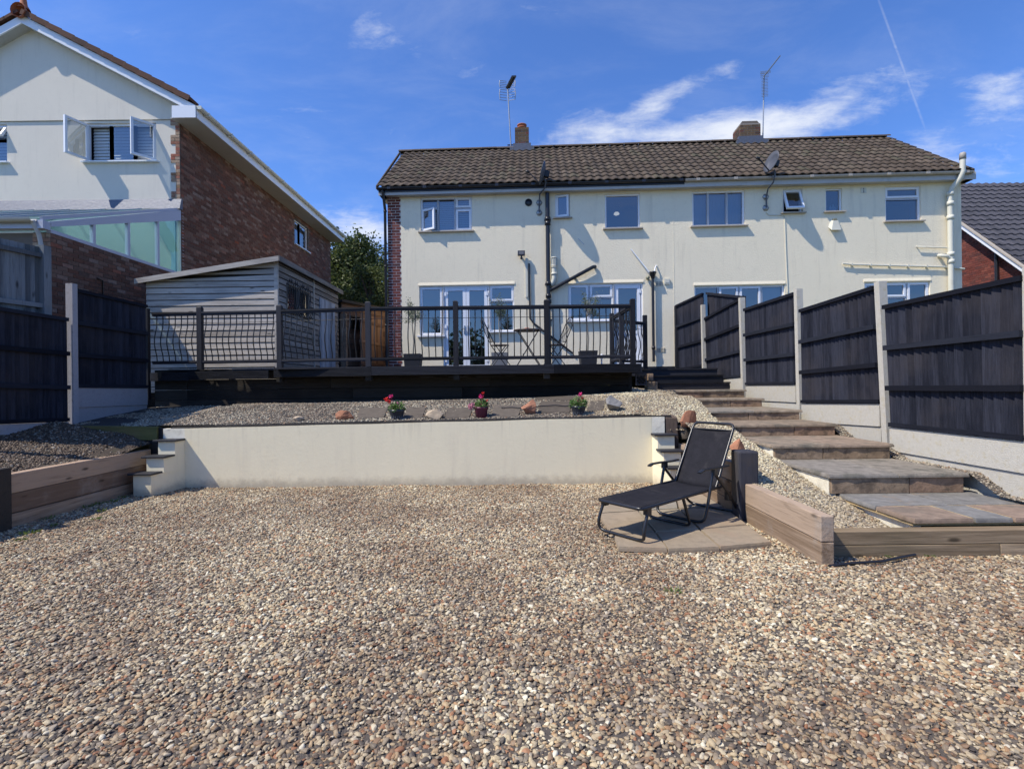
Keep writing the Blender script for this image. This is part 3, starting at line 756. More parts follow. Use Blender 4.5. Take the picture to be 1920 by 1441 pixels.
for s_ in ((0, 0), (UR, 0)):
    x = s_[0] + (.06 if s_[0] == 0 else -.06)
    b.prism([(x - .05, .15, ZE), (x - .05, 5.3, ZE), (x - .05, 2.7, ZE + 2.2)], (.1, 0, 0))
b.build('side_and_back_walls', 'render', house)
b = MB(HF); b.box(.13, UR - .13, 1.6, 1.65, ZB, ZE); b.box(.13, UR - .13, .14, 1.6, 4.05, 4.15); b.box(.13, UR - .13, .13, 1.6, ZB, ZB + .12)
b.build('room_interior', 'room', house)
# brick strip, brick by brick
cells = courses(0.0, UP0, ZB, ZE, L=.225, Hh=.075, j=.015)
brick_wall(house, HF, cells, 'brick_red', thick=.03, proud=.004, limit=len(cells))
b = MB(HF); b.box(-.02, UR + .02, -.02, .02, ZB - .1, ZB + .28); b.build('plinth', 'black_plastic', house)
# render ledges above the ground floor openings, a faint horizontal joint
for Q in (FD, KD, R1, R2):
    b = MB(HF); b.prism([(Q[0] - .02, 0, Q[3] + .01), (Q[0] - .02, -.018, Q[3] + .015), (Q[0] - .02, -.018, Q[3] + .03), (Q[0] - .02, 0, Q[3] + .10)], (Q[1] - Q[0] + .04, 0, 0)); b.build('render_ledge', 'render', house)

# windows ---------------------------------------------------------
window(house, HF, *W1, [(0, .335, .68, 1, 'f'), (0, .335, 0, .68, ('o', 'L', D2R(28))), (.335, .67, 0, 1, 'f'), (.67, 1, .66, 1, 's'), (.67, 1, 0, .66, 's')], blind='slats', label='window with slatted blinds and one casement standing open', rec=.05)
window(house, HF, *W2, [(0, 1, 0, 1, ('o', 'L', D2R(14)))], label='narrow window with its casement ajar')
window(house, HF, *W3, [(0, 1, 0, 1, 'f')], blind='lamp', label='square picture window with a lit lamp behind')
window(house, HF, *W4, [(0, .31, 0, 1, 'f'), (.31, .67, 0, 1, 'f'), (.67, 1, 0, 1, 'f')], blind='curtain', label='three light window with pale curtains')
window(house, HF, *W5, [(0, 1, 0, 1, ('o', 'T', D2R(22)))], label='small top hung window pushed open')
w6 = window(house, HF, *W6, [(0, 1, 0, 1, 'f')], w=.035, label='small fixed window with bottles on its ledge')
b = MB(HF)
for q, hh in ((.45, .16), (.62, .2), (.74, .13)):
    b.lathe((W6[0] + q * (W6[1] - W6[0]), .13, W6[2] + .03), [(.001, 0), (.028, 0), (.028, hh * .7), (.012, hh * .85), (.012, hh), (.001, hh)], 10)
b.build('bottles', 'curtain', w6)
window(house, HF, *W7, [(0, 1, .65, 1, 's'), (0, 1, 0, .65, 'f')], label='two light window at the right end')

def door_unit(Q, parts, name):
    for p in parts: p()
gd = MB(HF)
# french door unit: left light, two leaves, right light
window(house, HF, FD[0], ul, fz_l, FD[3], [(0, 1, 0, 1, 's')], sillmat='upvc', label='side light left of the french doors')
window(house, HF, ur_, FD[1], fz_r, FD[3], [(0, 1, .64, 1, 's'), (0, 1, 0, .64, 'f')], sillmat='upvc', label='side light right of the french doors with fanlight')
def door_leaf(u0, u1, z0, z1, panel=0.0, handle='R', glass='glass', name='door_leaf', rec=.05, swing=0, hinge='L'):
    fr = HF
    if swing:
        hx = u0 if hinge == 'L' else u1
        fr = HF @ Matrix.Translation((hx, rec, 0)) @ Matrix.Rotation(swing, 4, 'Z') @ Matrix.Translation((-hx, -rec, 0))
    b = MB(fr); w = .085
    frame_bars(b, u0, u1, z0, z1, rec - .01, rec + .06, w)
    if panel:
        b.box(u0 + w + .001, u1 - w - .001, rec + .005, rec + .045, z0 + w, z0 + panel)
        b.box(u0 + w + .001, u1 - w - .001, rec - .008, rec + .058, z0 + panel, z0 + panel + w)
    d = b.build(name, 'upvc', house)
    g = MB(fr); zz = z0 + (panel + w if panel else w)
    g.quad((u0 + w, rec + .025, zz), (u1 - w, rec + .025, zz), (u1 - w, rec + .025, z1 - w), (u0 + w, rec + .025, z1 - w)); g.build('pane', glass, d)
    h = MB(fr); hx = u1 - w / 2 if handle == 'R' else u0 + w / 2; hz = (z0 + z1) / 2 - .05
    h.box(hx - .016, hx + .016, rec - .028, rec - .012, hz - .11, hz + .11); h.bar((hx, rec - .06, hz + .03), (hx + (-.11 if handle == 'R' else .11), rec - .06, hz + .03), .018, .018); h.box(hx - .008, hx + .008, rec - .06, rec - .03, hz + .022, hz + .038)
    h.build('handle', 'metal', d)
    h = MB(fr); hx = u0 + .015 if handle == 'R' else u1 - .015
    for q in (.08, .5, .9): h.box(hx - .03, hx + .03, rec - .03, rec - .012, z0 + (z1 - z0) * q, z0 + (z1 - z0) * q + .09)
    h.build('hinge', 'upvc', d)
    return d
um = (ul + ur_) / 2
b = MB(HF); frame_bars(b, ul, ur_, 1.80, FD[3], .035, .13, .04); b.build('door_frame', 'upvc', house)
door_leaf(ul + .05, um - .004, 1.85, FD[3] - .045, handle='R'); door_leaf(um + .004, ur_ - .05, 1.85, FD[3] - .045, handle='L')
# kitchen unit
window(house, HF, KD[0], uk, kz, KD[3], [(0, .47, 0, 1, 's'), (.47, 1, .62, 1, 's'), (.47, 1, 0, .62, 'f')], sillmat='upvc', label='kitchen window left of the back door')
b = MB(HF); frame_bars(b, uk, KD[1], 1.80, KD[3], .035, .13, .04); b.build('door_frame', 'upvc', house)
door_leaf(uk + .05, KD[1] - .06, 1.85, KD[3] - .045, panel=.85, handle='L')
# right hand house, ground floor
R1w = R1[1] - R1[0]
window(house, HF, *R1, [(0, .27, 0, 1, 'f'), (.27, .5, 0, 1, 's'), (.5, .75, 0, 1, 's'), (.75, 1, 0, 1, 'f')], sill=False, label='wide glazed door unit half hidden by the fence', blind=None)
b = MB(HF); b.quad((R1[0] + .76 * R1w, .17, R1[2]), (R1[1] - .04, .17, R1[2]), (R1[1] - .04, .17, R1[3] - .05), (R1[0] + .76 * R1w, .17, R1[3] - .05)); b.build('curtain', 'curtain', house)
window(house, HF, *R2, [(0, .66, .6, 1, 's'), (0, .66, 0, .6, 'f'), (.66, 1, 0, 1, 's')], label='ground floor window above the dark fence')

# eaves ------------------------------------------------------------
OV = .20
b = MB(HF); b.box(-.16, UR + .18, -OV + .012, .10, ZE + .0, ZE + .02); b.build('soffit', 'upvc_old', house)
b = MB(HF); b.box(-.18, UR + .20, -OV - .012, -OV + .010, ZE - .012, ZE + .17); b.build('fascia', 'upvc_old', house)
EU0, EU1 = H(706, 350, -.34)[0], H(1828, 327, -.34)[0]
ug = H(1285, 345, -.3)[0]
def gutter(u0, u1, mat, ny=-.265, z=ZE + .165, r=.058):
    b = MB(HF); n = 7; b.smooth = True
    for k in range(n):
        a0 = math.pi + math.pi * k / n; a1 = math.pi + math.pi * (k + 1) / n
        for rr in (r, r - .006):
            b.quad((u0, ny + rr * math.cos(a0), z + rr * math.sin(a0)), (u1, ny + rr * math.cos(a0), z + rr * math.sin(a0)), (u1, ny + rr * math.cos(a1), z + rr * math.sin(a1)), (u0, ny + rr * math.cos(a1), z + rr * math.sin(a1)))
    b.smooth = False
    x = u0 + .3
    while x < u1: b.box(x, x + .03, ny - r - .006, ny + r, z - .01, z + .008); b.box(x - .03, x + .06, ny - r - .004, ny - r + .01, z - .05, z + .01); x += .95
    for uu in (u0, u1): b.box(uu - .004, uu + .004, ny - r, ny + r, z - r, z)
    b.build('gutter', mat, house)
gutter(EU0, ug, 'black_plastic'); gutter(ug + .01, EU1, 'gutter_old')
b = MB(HF); b.box(EU0 + .02, ug, -OV - .03, -OV - .014, ZE + .06, ZE + .2); b.build('black_fascia_board', 'black_plastic', house)

# roof: every tile a real pantile -------------------------------------
ZR0 = ZE + .17
W_E = -.30                                # plan position of the eaves edge
RL = onplane(HF, 750, 283, 2.7); RR_ = onplane(HF, 1657, 263, 2.7)
ZR = (RL[1] + RR_[1]) / 2; WR = 2.7
slope = math.atan2(ZR - ZR0, WR - W_E); SL = math.hypot(ZR - ZR0, WR - W_E)
b = MB(HF)
b.quad((EU0 + .06, W_E + .05, ZR0 - .03), (EU1 - .06, W_E + .05, ZR0 - .03), (RR_[0], WR, ZR - .05), (RL[0] + .05, WR, ZR - .05))
b.quad((EU1 - .06, 5.4 + .3, ZR0 - .03), (EU0 + .06, 5.7, ZR0 - .03), (RL[0], WR, ZR - .05), (RR_[0], WR, ZR - .05))
roof = b.build('roof', 'tile', house)
TW = .212; rows = 11; TG = SL / rows; ncol = int(round((EU1 - EU0) / TW)); TW = (EU1 - EU0) / ncol
def tile_pts(L=None, n=8, hgt=.034):
    L = L or TG + .05
    def prof(t): return hgt * (.5 + .5 * math.sin(2 * math.pi * (t - .08))) * (1 if t < .58 else .82)
    v, f = [], []
    for yy, lift in ((0, .030), (L * .5, .018), (L, .004)):
        for i in range(n + 1): v.append((TW * 1.03 * i / n, yy, prof(i / n) + lift))
    for r_ in range(2):
        for i in range(n): a = r_ * (n + 1) + i; f.append((a, a + 1, a + n + 2, a + n + 1))
    b0 = len(v)
    for i in range(n + 1): v.append((TW * 1.03 * i / n, 0, prof(i / n) + .030 - .018))
    for i in range(n): f.append((b0 + i, b0 + i + 1, i + 1, i))
    v += [(0, 0, 0), (0, L, 0), (TW * 1.03, 0, 0), (TW * 1.03, L, 0)]
    return v, f
tv, tf_ = tile_pts()
tm = bpy.data.meshes.new('roof_tile'); tm.from_pydata(tv, [], tf_); tm.materials.append(M['tile'])
tm.polygons.foreach_set('use_smooth', [True] * 16 + [False] * 8)
def tile_mat(k, r_):
    t = r_ / rows
    w = W_E + (WR - W_E) * t; z = ZR0 + (ZR - ZR0) * t
    # the verges lean in slightly towards the ridge as the photograph shows
    u = EU0 + TW * k
    return HF @ Matrix.Translation((u + U(-.003, .003), w, z + U(-.002, .003))) @ Matrix.Rotation(slope + U(-.006, .006), 4, 'X') @ Matrix.Rotation(U(-.008, .008), 4, 'Z')
rest = MB()
for r_ in range(rows):
    t = r_ / rows
    lo = EU0 + (RL[0] - EU0) * t; hi = EU1 + (RR_[0] - EU1) * t
    for k in range(ncol):
        u = EU0 + TW * k
        if u + TW * .5 < lo or u + TW * .5 > hi + .1: continue
        m4 = tile_mat(k, r_)
        if r_ < 4: piece('roof_tile', tm, roof, m4)
        else:
            rest.rand(); rest.smooth = False
            base = len(rest.v); rest.v += [tuple(m4 @ Vector(v)) for v in tv]
            for fi, f in enumerate(tf_): rest.f.append([i + base for i in f]); rest.r.append(rest.rn); rest.sm.append(fi < 16)
rest.build('upper_roof_tiles', 'tile', roof, kind='stuff')
# ridge tiles
rt = MB(); n = 8; rt.smooth = True
for k in range(n):
    a0 = math.pi * k / n; a1 = math.pi * (k + 1) / n
    rt.quad((0, -.12 * math.cos(a0), .085 * math.sin(a0)), (.445, -.12 * math.cos(a0), .085 * math.sin(a0)), (.445, -.12 * math.cos(a1), .085 * math.sin(a1)), (0, -.12 * math.cos(a1), .085 * math.sin(a1)))
rt.smooth = False; rt.quad((0, -.12, 0), (0, .12, 0), (0, .06, .075), (0, -.06, .075))
rm = rt.mesh('ridge_tile'); rm.materials.append(M['tile'])
u = RL[0] - .02
while u < RR_[0]:
    piece('ridge_tile', rm, roof, HF @ Matrix.Translation((u, WR, ZR + .01 + U(-.004, .004)))); u += .45
# verge mortar edges
for (ua, ub) in ((EU0, RL[0]), (EU1, RR_[0])):
    b = MB(HF); sg = -1 if ua == EU0 else 1
    b.prism([(ua, W_E, ZR0 - .05), (ub, WR, ZR - .06), (ub, WR, ZR + .03), (ua, W_E, ZR0 + .05)], (sg * .03, 0, 0)); b.build('verge', 'tile', roof)
# box end at the left gable
b = MB(HF); b.box(-.17, -.01, -OV, .5, ZE, ZE + .15); b.box(UR + .0, UR + .19, -OV, .5, ZE, ZE + .15); b.build('soffit_box_end', 'upvc_old', house)

def chimney(px0, px1, pytop, pybase, wd, side, pot):
    w = WR - .1
    (u0, zt) = onplane(HF, px0, pytop, w); (u1, _) = onplane(HF, px1, pytop, w); zb = ZR - .25
    b = MB(HF); b.box(u0 + .004, u1 - .004, w + .004, w + wd - .004, zb, zt); c = b.build('chimney', 'mortar', house)
    unit = brick_unit('brick_chim'); k = 0; z = zb; g_ = .012
    Wd = u1 - u0
    while z < zt - .03:
        cc = courses(0, Wd, z, z + .076, off=.11 * (k % 2))
        for q in cc: piece('brick', unit, c, HF @ Matrix.Translation((u0 + q[0], w, q[2])) @ Matrix.Diagonal((q[1] - q[0], .10, q[3] - q[2], 1)))
        for q in courses(0, wd - .10, z, z + .076, off=.11 * ((k + 1) % 2)):
            piece('brick', unit, c, HF @ Matrix.Translation((u0, w + .102 + q[0], q[2])) @ Matrix.Diagonal((.10, q[1] - q[0], q[3] - q[2], 1)))
        z += .076; k += 1
    b = MB(HF); b.box(u0 - .06, u1 + .06, w - .05, w + wd, ZR - .20, ZR + .13); b.box(u0 - .16, u1 + .16, w - .15, w - .04, ZR - .17, ZR - .03); b.build('lead_apron', 'lead', c)
    if pot:
        b = MB(HF); b.lathe(((u0 + u1) / 2, w + wd / 2, zt), [(.13, 0), (.125, .09), (.15, .10), (.15, .13), (.12, .14), (.12, .17), (.155, .18), (.155, .21), (.10, .215), (.10, .05)], 18); b.build('chimney_pot', 'terracotta', c)
        b = MB(HF); b.prism([(u0, w, zt), (u1, w, zt), (u1 - .03, w + .03, zt + .03), (u0 + .03, w + .03, zt + .03)], (0, wd * .8, 0)); b.build('flaunching', 'mortar_dark', c)
    else:
        b = MB(HF); b.prism([(u0, w + .05, zt), (u1, w + .05, zt), (u1 - .08, w + .05, zt + .10), (u0 + .08, w + .05, zt + .10)], (0, wd - .1, 0)); b.build('flaunching', 'mortar_dark', c)
    return u0, u1, w, zt
C1 = chimney(965.3, 991.5, 241, 272, .45, 0, True)
C2 = chimney(1388, 1426, 232, 270, .60, 1, False)

# antennas on the chimneys
def aerial(name, label, px, pyb, pyt, style, frm):
    w = WR + .1
    (ua, za) = onplane(HF, frm[0], pyb, w); (ub, zb_) = onplane(HF, frm[1], pyt, w)
    base = HF @ Vector((ua, w, za)); t = thing(name, label, 'aerial', base)
    b = MB(HF); b.tube([(ua, w, za - .25), (ub, w, zb_)], .020, 8); b.build('mast', 'metal', t)
    b = MB(HF); b.bar((ua - .12, w, za + .05), (ua + .42 if style == 1 else ua - .22, w, za + .05), .03, .03); b.bar((ua - .06, w, za - .10), (ua + .42 if style == 1 else ua - .22, w, za - .10), .03, .03); b.build('bracket', 'dark_metal', t)
    if style == 1:
        z = zb_ - .12; b = MB(HF)      # two panel reflectors and a boom of cross elements
        for (zc, hh) in ((z + .10, .11), (z - .24, .17)):
            for s_ in (-1, 1):
                pts = []
                for k in range(5):
                    zz = zc - hh + 2 * hh * k / 4
                    b.tube([(ub + .03 * s_, w, zz), (ub + .24 * s_, w - .06, zz)], .008, 5)
                b.tube([(ub + .24 * s_, w - .06, zc - hh), (ub + .255 * s_, w - .07, zc), (ub + .24 * s_, w - .06, zc + hh)], .014, 5)
        b.build('reflector', 'metal', t)
        b = MB(HF); p = Vector((ub, w, z - .02)); q = Vector((ub + .24, w - .9, z - .18))
        b.bar(p, q, .03, .03)
        for k in range(1, 15):
            c = p.lerp(q, k / 14); b.bar(c + Vector((-.07, 0, .0)), c + Vector((.07, 0, .0)), .02, .05)
        b.build('boom', 'dark_metal', t)
    else:
        z = zb_; b = MB(HF); p = Vector((ub, w + .0, z)); q = Vector((ub - .02, w - 1.1, z - .06))
        b.bar(p, q, .025, .025); b.build('boom', 'metal', t)
        b = MB(HF)
        for k in range(16):
            zz = z - .66 + .7 * k / 15; hw = .10 + .03 * (k > 12)
            b.tube([(ub - hw, w - .04, zz), (ub + hw, w - .04, zz + .01)], .007, 5)
        for k in range(3): b.tube([(ub - .16, w - .1, z + .02 + .03 * k), (ub + .16, w - .1, z + .05 + .03 * k)], .007, 5)
        b.build('elements', 'metal', t)
aerial('aerial', 'tall aerial with two grid reflectors beside the chimney with the pot', 951, 275, 158, 1, (958.6, 951.5))
aerial('aerial', 'slim comb shaped aerial on the right chimney without a pot', 1430, 252, 143, 2, (1430, 1432.6))

# satellite dishes
def dish(name, label, px, py, pole, facing, w=-.42, r=.29):
    (u, z) = onplane(HF, px, py, w); t = thing(name, label, 'satellite dish', HF @ Vector((u, w, z)))
    f = Vector(facing).normalized(); R_ = HF @ Matrix.Translation((u, w, z)) @ f.to_track_quat('Z', 'Y').to_matrix().to_4x4()
    b = MB(R_); b.lathe((0, 0, -.05), [(.001, 0), (.10, .008), (.18, .028), (r - .02, .062), (r, .085), (r, .09), (.18, .040), (.10, .02), (.001, .012)], 28); b.build('reflector', 'dish', t)
    b = MB(R_); b.bar((0, -r * .9, .02), (0, -.05, .38), .022, .022); b.lathe((0, -.05, .36), [(.001, 0), (.03, 0), (.032, .09), (.001, .1)], 12); b.build('feed_arm', 'dark_metal', t)
    b = MB(R_); b.box(-.06, .06, -.08, .08, -.16, -.04); b.build('mount', 'dark_metal', t)
    b = MB(HF); pts = [(onplane(HF, x, y, ww)[0], ww, onplane(HF, x, y, ww)[1]) for (x, y, ww) in pole]
    b.tube(pts, .019, 8); b.build('pole', 'dish', t)
    for (x, y, ww) in pole[-2:]:
        uu, zz = onplane(HF, x, y, ww); b = MB(HF); b.lathe((uu, -.012, zz), [(.001, -.03), (.03, -.03), (.085, -.004), (.085, .012)], 6, 'Y'); b.build('wall_plate', 'metal', t)
dish('satellite_dish', 'small grey satellite dish seen edge on above the black soil pipe', 1018.5, 325, [(1021, 333, -.40), (1023, 342, -.36), (1022, 352, -.34), (1012, 364, -.10), (1011, 379, -.05), (1011, 398, -.05)], (-.98, .02, .26), r=.30)
dish('satellite_dish', 'grey satellite dish in front of the roof beneath the right chimney', 1448, 304, [(1452, 318, -.40), (1453, 328, -.38), (1450, 342, -.34), (1440, 354, -.12), (1437, 368, -.05), (1437, 389, -.05)], (-.95, -.22, .30), r=.27)

# pipes and fittings of the left house ----------------------------------
def P(px, py, w=-.06): u, z = onplane(HF, px, py, w); return (u, w, z)
def pipe(name, mat, pts, r, rings=(), label=None):
    b = MB(HF); b.tube(pts, r, 12); 
    for (p, rr, h) in rings: b.lathe(p, [(r, -h), (rr, -h), (rr, h), (r, h)], 14)
    o = b.build(name, mat, house)
    if label: o['label'] = label
    return o
def Pv(x0, y0, x1, y1, w=-.09): a = P(x0, y0, w); c = P(x1, y1, w); u = (a[0] + c[0]) / 2; return [(u, w, a[2]), (u, w, c[2])]
sp = Pv(1026, 362, 1030, 684, -.10); us = sp[0][0]
pipe('soil_pipe', 'black_plastic', [(us, -.10, sp[0][2] + .0), (us, -.10, sp[1][2])], .055, [((us, -.10, Hz(y, 1026)), .075, .05) for y in (413, 421, 533, 556, 566)] , 'black soil pipe down the middle of the wall')
b = MB(HF)
for y in (413, 533, 600): zc = Hz(y, 1026); b.box(us - .09, us + .09, -.05, .0, zc - .02, zc + .02)
b.build('pipe_clip', 'black_plastic', house)
pipe('waste_pipe', 'black_plastic', [(us, -.10, Hz(546, 1030)), P(1040, 539.5, -.10), P(1112, 500.5, -.10), P(1116, 500, -.02)], .047, label='black waste pipe slanting down into the soil pipe')
b = MB(HF); a = P(1078, 517, -.1); b.box(a[0] - .02, a[0] + .02, -.06, 0, a[2] - .07, a[2]); b.build('pipe_clip', 'black_plastic', house)
fl = P(1039, 500, -.10)
pipe('boiler_flue', 'cream_plastic', [(fl[0], -.10, Hz(487, 1039)), (fl[0], -.10, Hz(523, 1039)), (fl[0] - .03, -.09, Hz(531, 1039)), (fl[0] - .07, -.06, Hz(534, 1037))], .068,
     [((fl[0], -.10, Hz(y, 1039)), .085, .012) for y in (485, 500, 502.5)] + [((fl[0], -.10, Hz(515, 1039)), .082, .03)], 'cream boiler flue beside the black soil pipe')
b = MB(HF)
for k in range(10): a = 2 * math.pi * k / 10; b.box(fl[0] + .078 * math.cos(a) - .008, fl[0] + .078 * math.cos(a) + .008, -.10 + .078 * math.sin(a) - .008, -.10 + .078 * math.sin(a) + .008, Hz(499, 1039), Hz(486, 1039))
b.lathe((fl[0], -.1, Hz(485, 1039)), [(.085, 0), (.04, .03), (.001, .035)], 14); b.build('flue_guard', 'cream_plastic', house)
b = MB(HF); a = P(987, 484, 0); c = P(989.5, 557, 0); b.box(a[0] - .03, a[0] + .03, -.03, 0, c[2], a[2]); b.build('cable_trunking', 'cream_plastic', house)
pipe('waste_pipe', 'black_plastic', [P(992, 494, -.04), P(994, 597, -.04), P(1001, 606, -.04), P(1015, 617, -.04), P(1046, 640, -.04), P(1074, 662, -.04)], .024)
# floodlight
a = P(977.5, 474.5, -.12)
t = thing('floodlight', 'black floodlight mounted on the cream wall above the french doors', 'light', HF @ Vector((a[0], 0, a[2])))
fr_ = HF @ Matrix.Translation((a[0], -.12, a[2])) @ Matrix.Rotation(-.25, 4, 'X')
b = MB(fr_); b.box(-.095, .095, -.02, .035, -.065, .065); b.build('body', 'black_plastic', t)
b = MB(fr_); b.box(-.065, .065, -.024, -.021, -.04, .04); b.build('lens', 'dish', t)
b = MB(HF); b.box(a[0] - .02, a[0] + .02, -.12, 0, a[2] - .11, a[2] - .07); b.lathe((a[0], -.1, a[2] - .13), [(.001, -.03), (.03, -.02), (.035, .01), (.001, .04)], 12); b.build('sensor', 'black_plastic', t)
# round vent
a = P(991, 380, 0); b = MB(HF); b.lathe((a[0], 0, a[2]), [(.078, -.03), (.095, -.03), (.095, .002), (.09, -.008), (.001, -.008)], 20, 'Y'); b.build('round_vent', 'black_plastic', house)
# hopper and downpipe by the kitchen door
hp = P(1224, 516, -.09); uh = hp[0]
pipe('downpipe', 'black_plastic', [(uh, -.08, Hz(524, 1224)), (uh, -.08, Hz(678, 1228))], .036, [((uh, -.08, Hz(652, 1226)), .05, .04)], 'black downpipe below a hopper')
b = MB(HF); b.lathe((uh, -.09, Hz(524, 1224)), [(.036, 0), (.05, .03), (.085, .15), (.095, .16), (.095, .19), (.08, .19), (.03, .03)], 4); b.build('hopper', 'black_plastic', house)
pipe('overflow_pipe', 'upvc', [P(1183, 467, -.03), P(1218, 511, -.08)], .014); pipe('overflow_pipe', 'upvc', [P(1231, 498, 0), P(1229, 500, -.08), P(1226, 512, -.09)], .016)
a = P(1214.5, 520.5, -.06); b = MB(HF); b.lathe((a[0], -.06, a[2]), [(.001, -.055), (.04, -.04), (.055, 0), (.04, .04), (.001, .055)], 12); b.build('bulkhead_lamp', 'bulb', house)
b = MB(HF); a = P(1093, 452, -.05); b.bar(P(1084, 447, 0), P(1095, 458, -.05), .01, .01); b.build('wall_hook', 'metal', house)
def vent(px0, py0, px1, py1, grid, mat='render'):
    a = P(px0, py0, 0); c = P(px1, py1, 0); b = MB(HF); b.box(a[0], c[0], -.012, 0, c[2], a[2]); nx, nz = grid
    o = b.build('air_brick', mat, house); b = MB(HF)
    for i in range(nx):
        for k in range(nz):
            x = a[0] + (c[0] - a[0]) * (i + .5) / nx; z = c[2] + (a[2] - c[2]) * (k + .5) / nz
            b.quad((x - .012, -.0135, z - .014), (x + .012, -.0135, z - .014), (x + .012, -.0135, z + .014), (x - .012, -.0135, z + .014))
    b.build('vent_hole', 'black_plastic', o)
vent(1229, 528, 1242.5, 536, (5, 3)); vent(1232, 652, 1247, 660, (5, 3)); vent(1613.6, 352.5, 1624, 362, (1, 3), 'cream_plastic')
b = MB(HF); a = P(1245, 523.2, 0); c = P(1255.6, 532.6, 0); b.box(a[0], c[0], -.04, 0, c[2], a[2]); b.box(a[0] + .02, c[0] - .02, -.046, -.041, c[2] + .03, a[2] - .02); b.build('extractor_cover', 'cream_plastic', house)
# left gable downpipe
g0 = (EU0 + .13, -.27, ZE + .10)
ud = Hu(725.5, 500) - .02
pipe('downpipe', 'black_plastic', [g0, (EU0 + .15, -.25, ZE + .0), (ud, -.05, Hz(394, 725)), (ud, -.04, ZB + .1)], .037, [((ud, -.04, Hz(y, 726)), .046, .02) for y in (397, 500, 610)], 'black downpipe at the left corner')
# right half
ua = P(1564, 422, -.12); t = thing('alarm_box', 'cream angular alarm box below the small window with bottles', 'alarm box', HF @ Vector((ua[0], 0, ua[2])))
b = MB(HF); x0, x1 = P(1553, 422, 0)[0], P(1575.5, 422, 0)[0]; z0, z1 = Hz(433, 1564), Hz(413, 1564); xm = (x0 + x1) / 2
b.add([(x0, 0, z0 + .1), (x1, 0, z0 + .1), (x1 - .05, 0, z1), (x0 + .05, 0, z1), (x0 + .03, -.10, z0), (x1 - .03, -.10, z0), (x1 - .09, -.07, z1 - .03), (x0 + .09, -.07, z1 - .03)], [(4, 5, 6, 7), (0, 4, 7, 3), (5, 1, 2, 6), (3, 7, 6, 2), (0, 1, 5, 4)])
b.build('casing', 'cream_plastic', t)
b = MB(HF); b.box(xm - .04, xm + .04, -.06, 0, z1 - .01, z1 + .035); b.build('strobe', 'bulb', t)
zc = [P(1805, 290, -.30), P(1805, 322, -.30), P(1800, 334, -.26), P(1785, 353, -.12), P(1782.5, 362, -.10), P(1783.6, 566, -.10)]
uu = zc[-1][0]; zc[-2] = (uu - .0, -.10, zc[-2][2])
pipe('soil_pipe', 'cream_plastic', zc, .062, [((uu, -.10, Hz(y, 1783)), .078, .05) for y in (366, 384, 410, 478, 492)], 'cream soil pipe with a cranked top at the right corner')
b = MB(HF); b.lathe(zc[0], [(.062, -.12), (.07, -.12), (.07, .02), (.05, .05), (.001, .05)], 12); b.build('pipe_cowl', 'gutter_old', house)
pipe('waste_branch', 'cream_plastic', [P(1783, 487, -.10), P(1776, 480, -.12), P(1765, 479, -.12), P(1760, 479, -.02)], .045)
pipe('overflow_pipe', 'cream_plastic', [P(1580, 494, -.05), P(1600, 496, -.05), P(1778, 500.5, -.05), P(1808, 504, -.05)], .022, [])
b = MB(HF)
for x in (1595, 1630, 1665, 1700, 1735): a = P(x, 498, 0); z = P(x, 496 + (x - 1600) * .025, -.05)[2]; b.box(a[0] - .015, a[0] + .015, -.075, 0, z - .03, z + .03)
b.build('pipe_clip', 'cream_plastic', house)
pipe('overflow_pipe', 'cream_plastic', [P(1718, 462, 0), P(1721, 462.5, -.06), P(1778, 464.5, -.06)], .016)
pipe('cable', 'cream_plastic', [P(1437, 398, -.02), P(1441, 403, -.01), P(1470, 404, -.01), P(1471.5, 410, -.01), P(1474, 480, -.01), P(1477, 548, -.01)], .011)
# joint between the two houses
b = MB(HF); uj = Hu(1262, 450); b.box(uj, uj + .02, -.004, .0, ZB, ZE); b.build('render_joint', 'render', house)

# ================================================================== LEFT NEIGHBOUR
XL = -7.85; YL = 12.2; YF = 22.3
lh = thing('neighbour_house', 'tall pale rendered house with brick side wall and white bargeboards on the left', 'house', (XL - 3.4, YL, .7))
LF = frame((0, YL, 0), (1, 0, 0), (0, 1, 0))                 # front wall
LS = frame((XL, 0, 0), (0, 1, 0), (-1, 0, 0))                # side wall, u runs away from the camera
def lp(px, py, w=0.0): return onplane(LF, px, py, w)
XA, ZA = lp(40, 28, -.28); XE, ZEL = lp(352, 190, -.28)
ZEL -= 0.0
sl = (ZA - ZEL) / (XA - XE)                                   # negative slope to the right
def vz(x): return ZA - abs(x - XA) * abs(sl)
WL = [lp(157, 0)[0], lp(290, 0)[0], lp(200, 303)[1], lp(200, 231)[1]]
WL0 = [lp(-120, 0)[0], lp(10, 0)[0], lp(5, 304)[1], lp(5, 233)[1]]
ZJ = lp(200, 226)[1]
XLL = 2 * XA - XL
qx0 = lp(321, 300)[0]; qx1 = lp(330, 300)[0]
wall_skin(LF, XLL, XL - .002, .7, ZJ - .01, [tuple(WL), tuple(WL0)]).build('front_wall', 'render_grey', lh)
b = MB(LF)
b.prism([(XLL, -.03, ZJ), (XL + .03, -.03, ZJ), (XL + .03, -.03, vz(XL) - .05), (XA, -.03, ZA - .02), (XLL, -.03, vz(XLL) - .05)], (0, .15, 0)); b.build('gable_wall', 'render_grey', lh)
b = MB(LF); b.box(XLL, XL - .1, .5, .55, .7, ZJ); b.box(XLL, XL - .15, .13, .5, 4.95, 5.05); b.build('room_interior', 'room', lh)
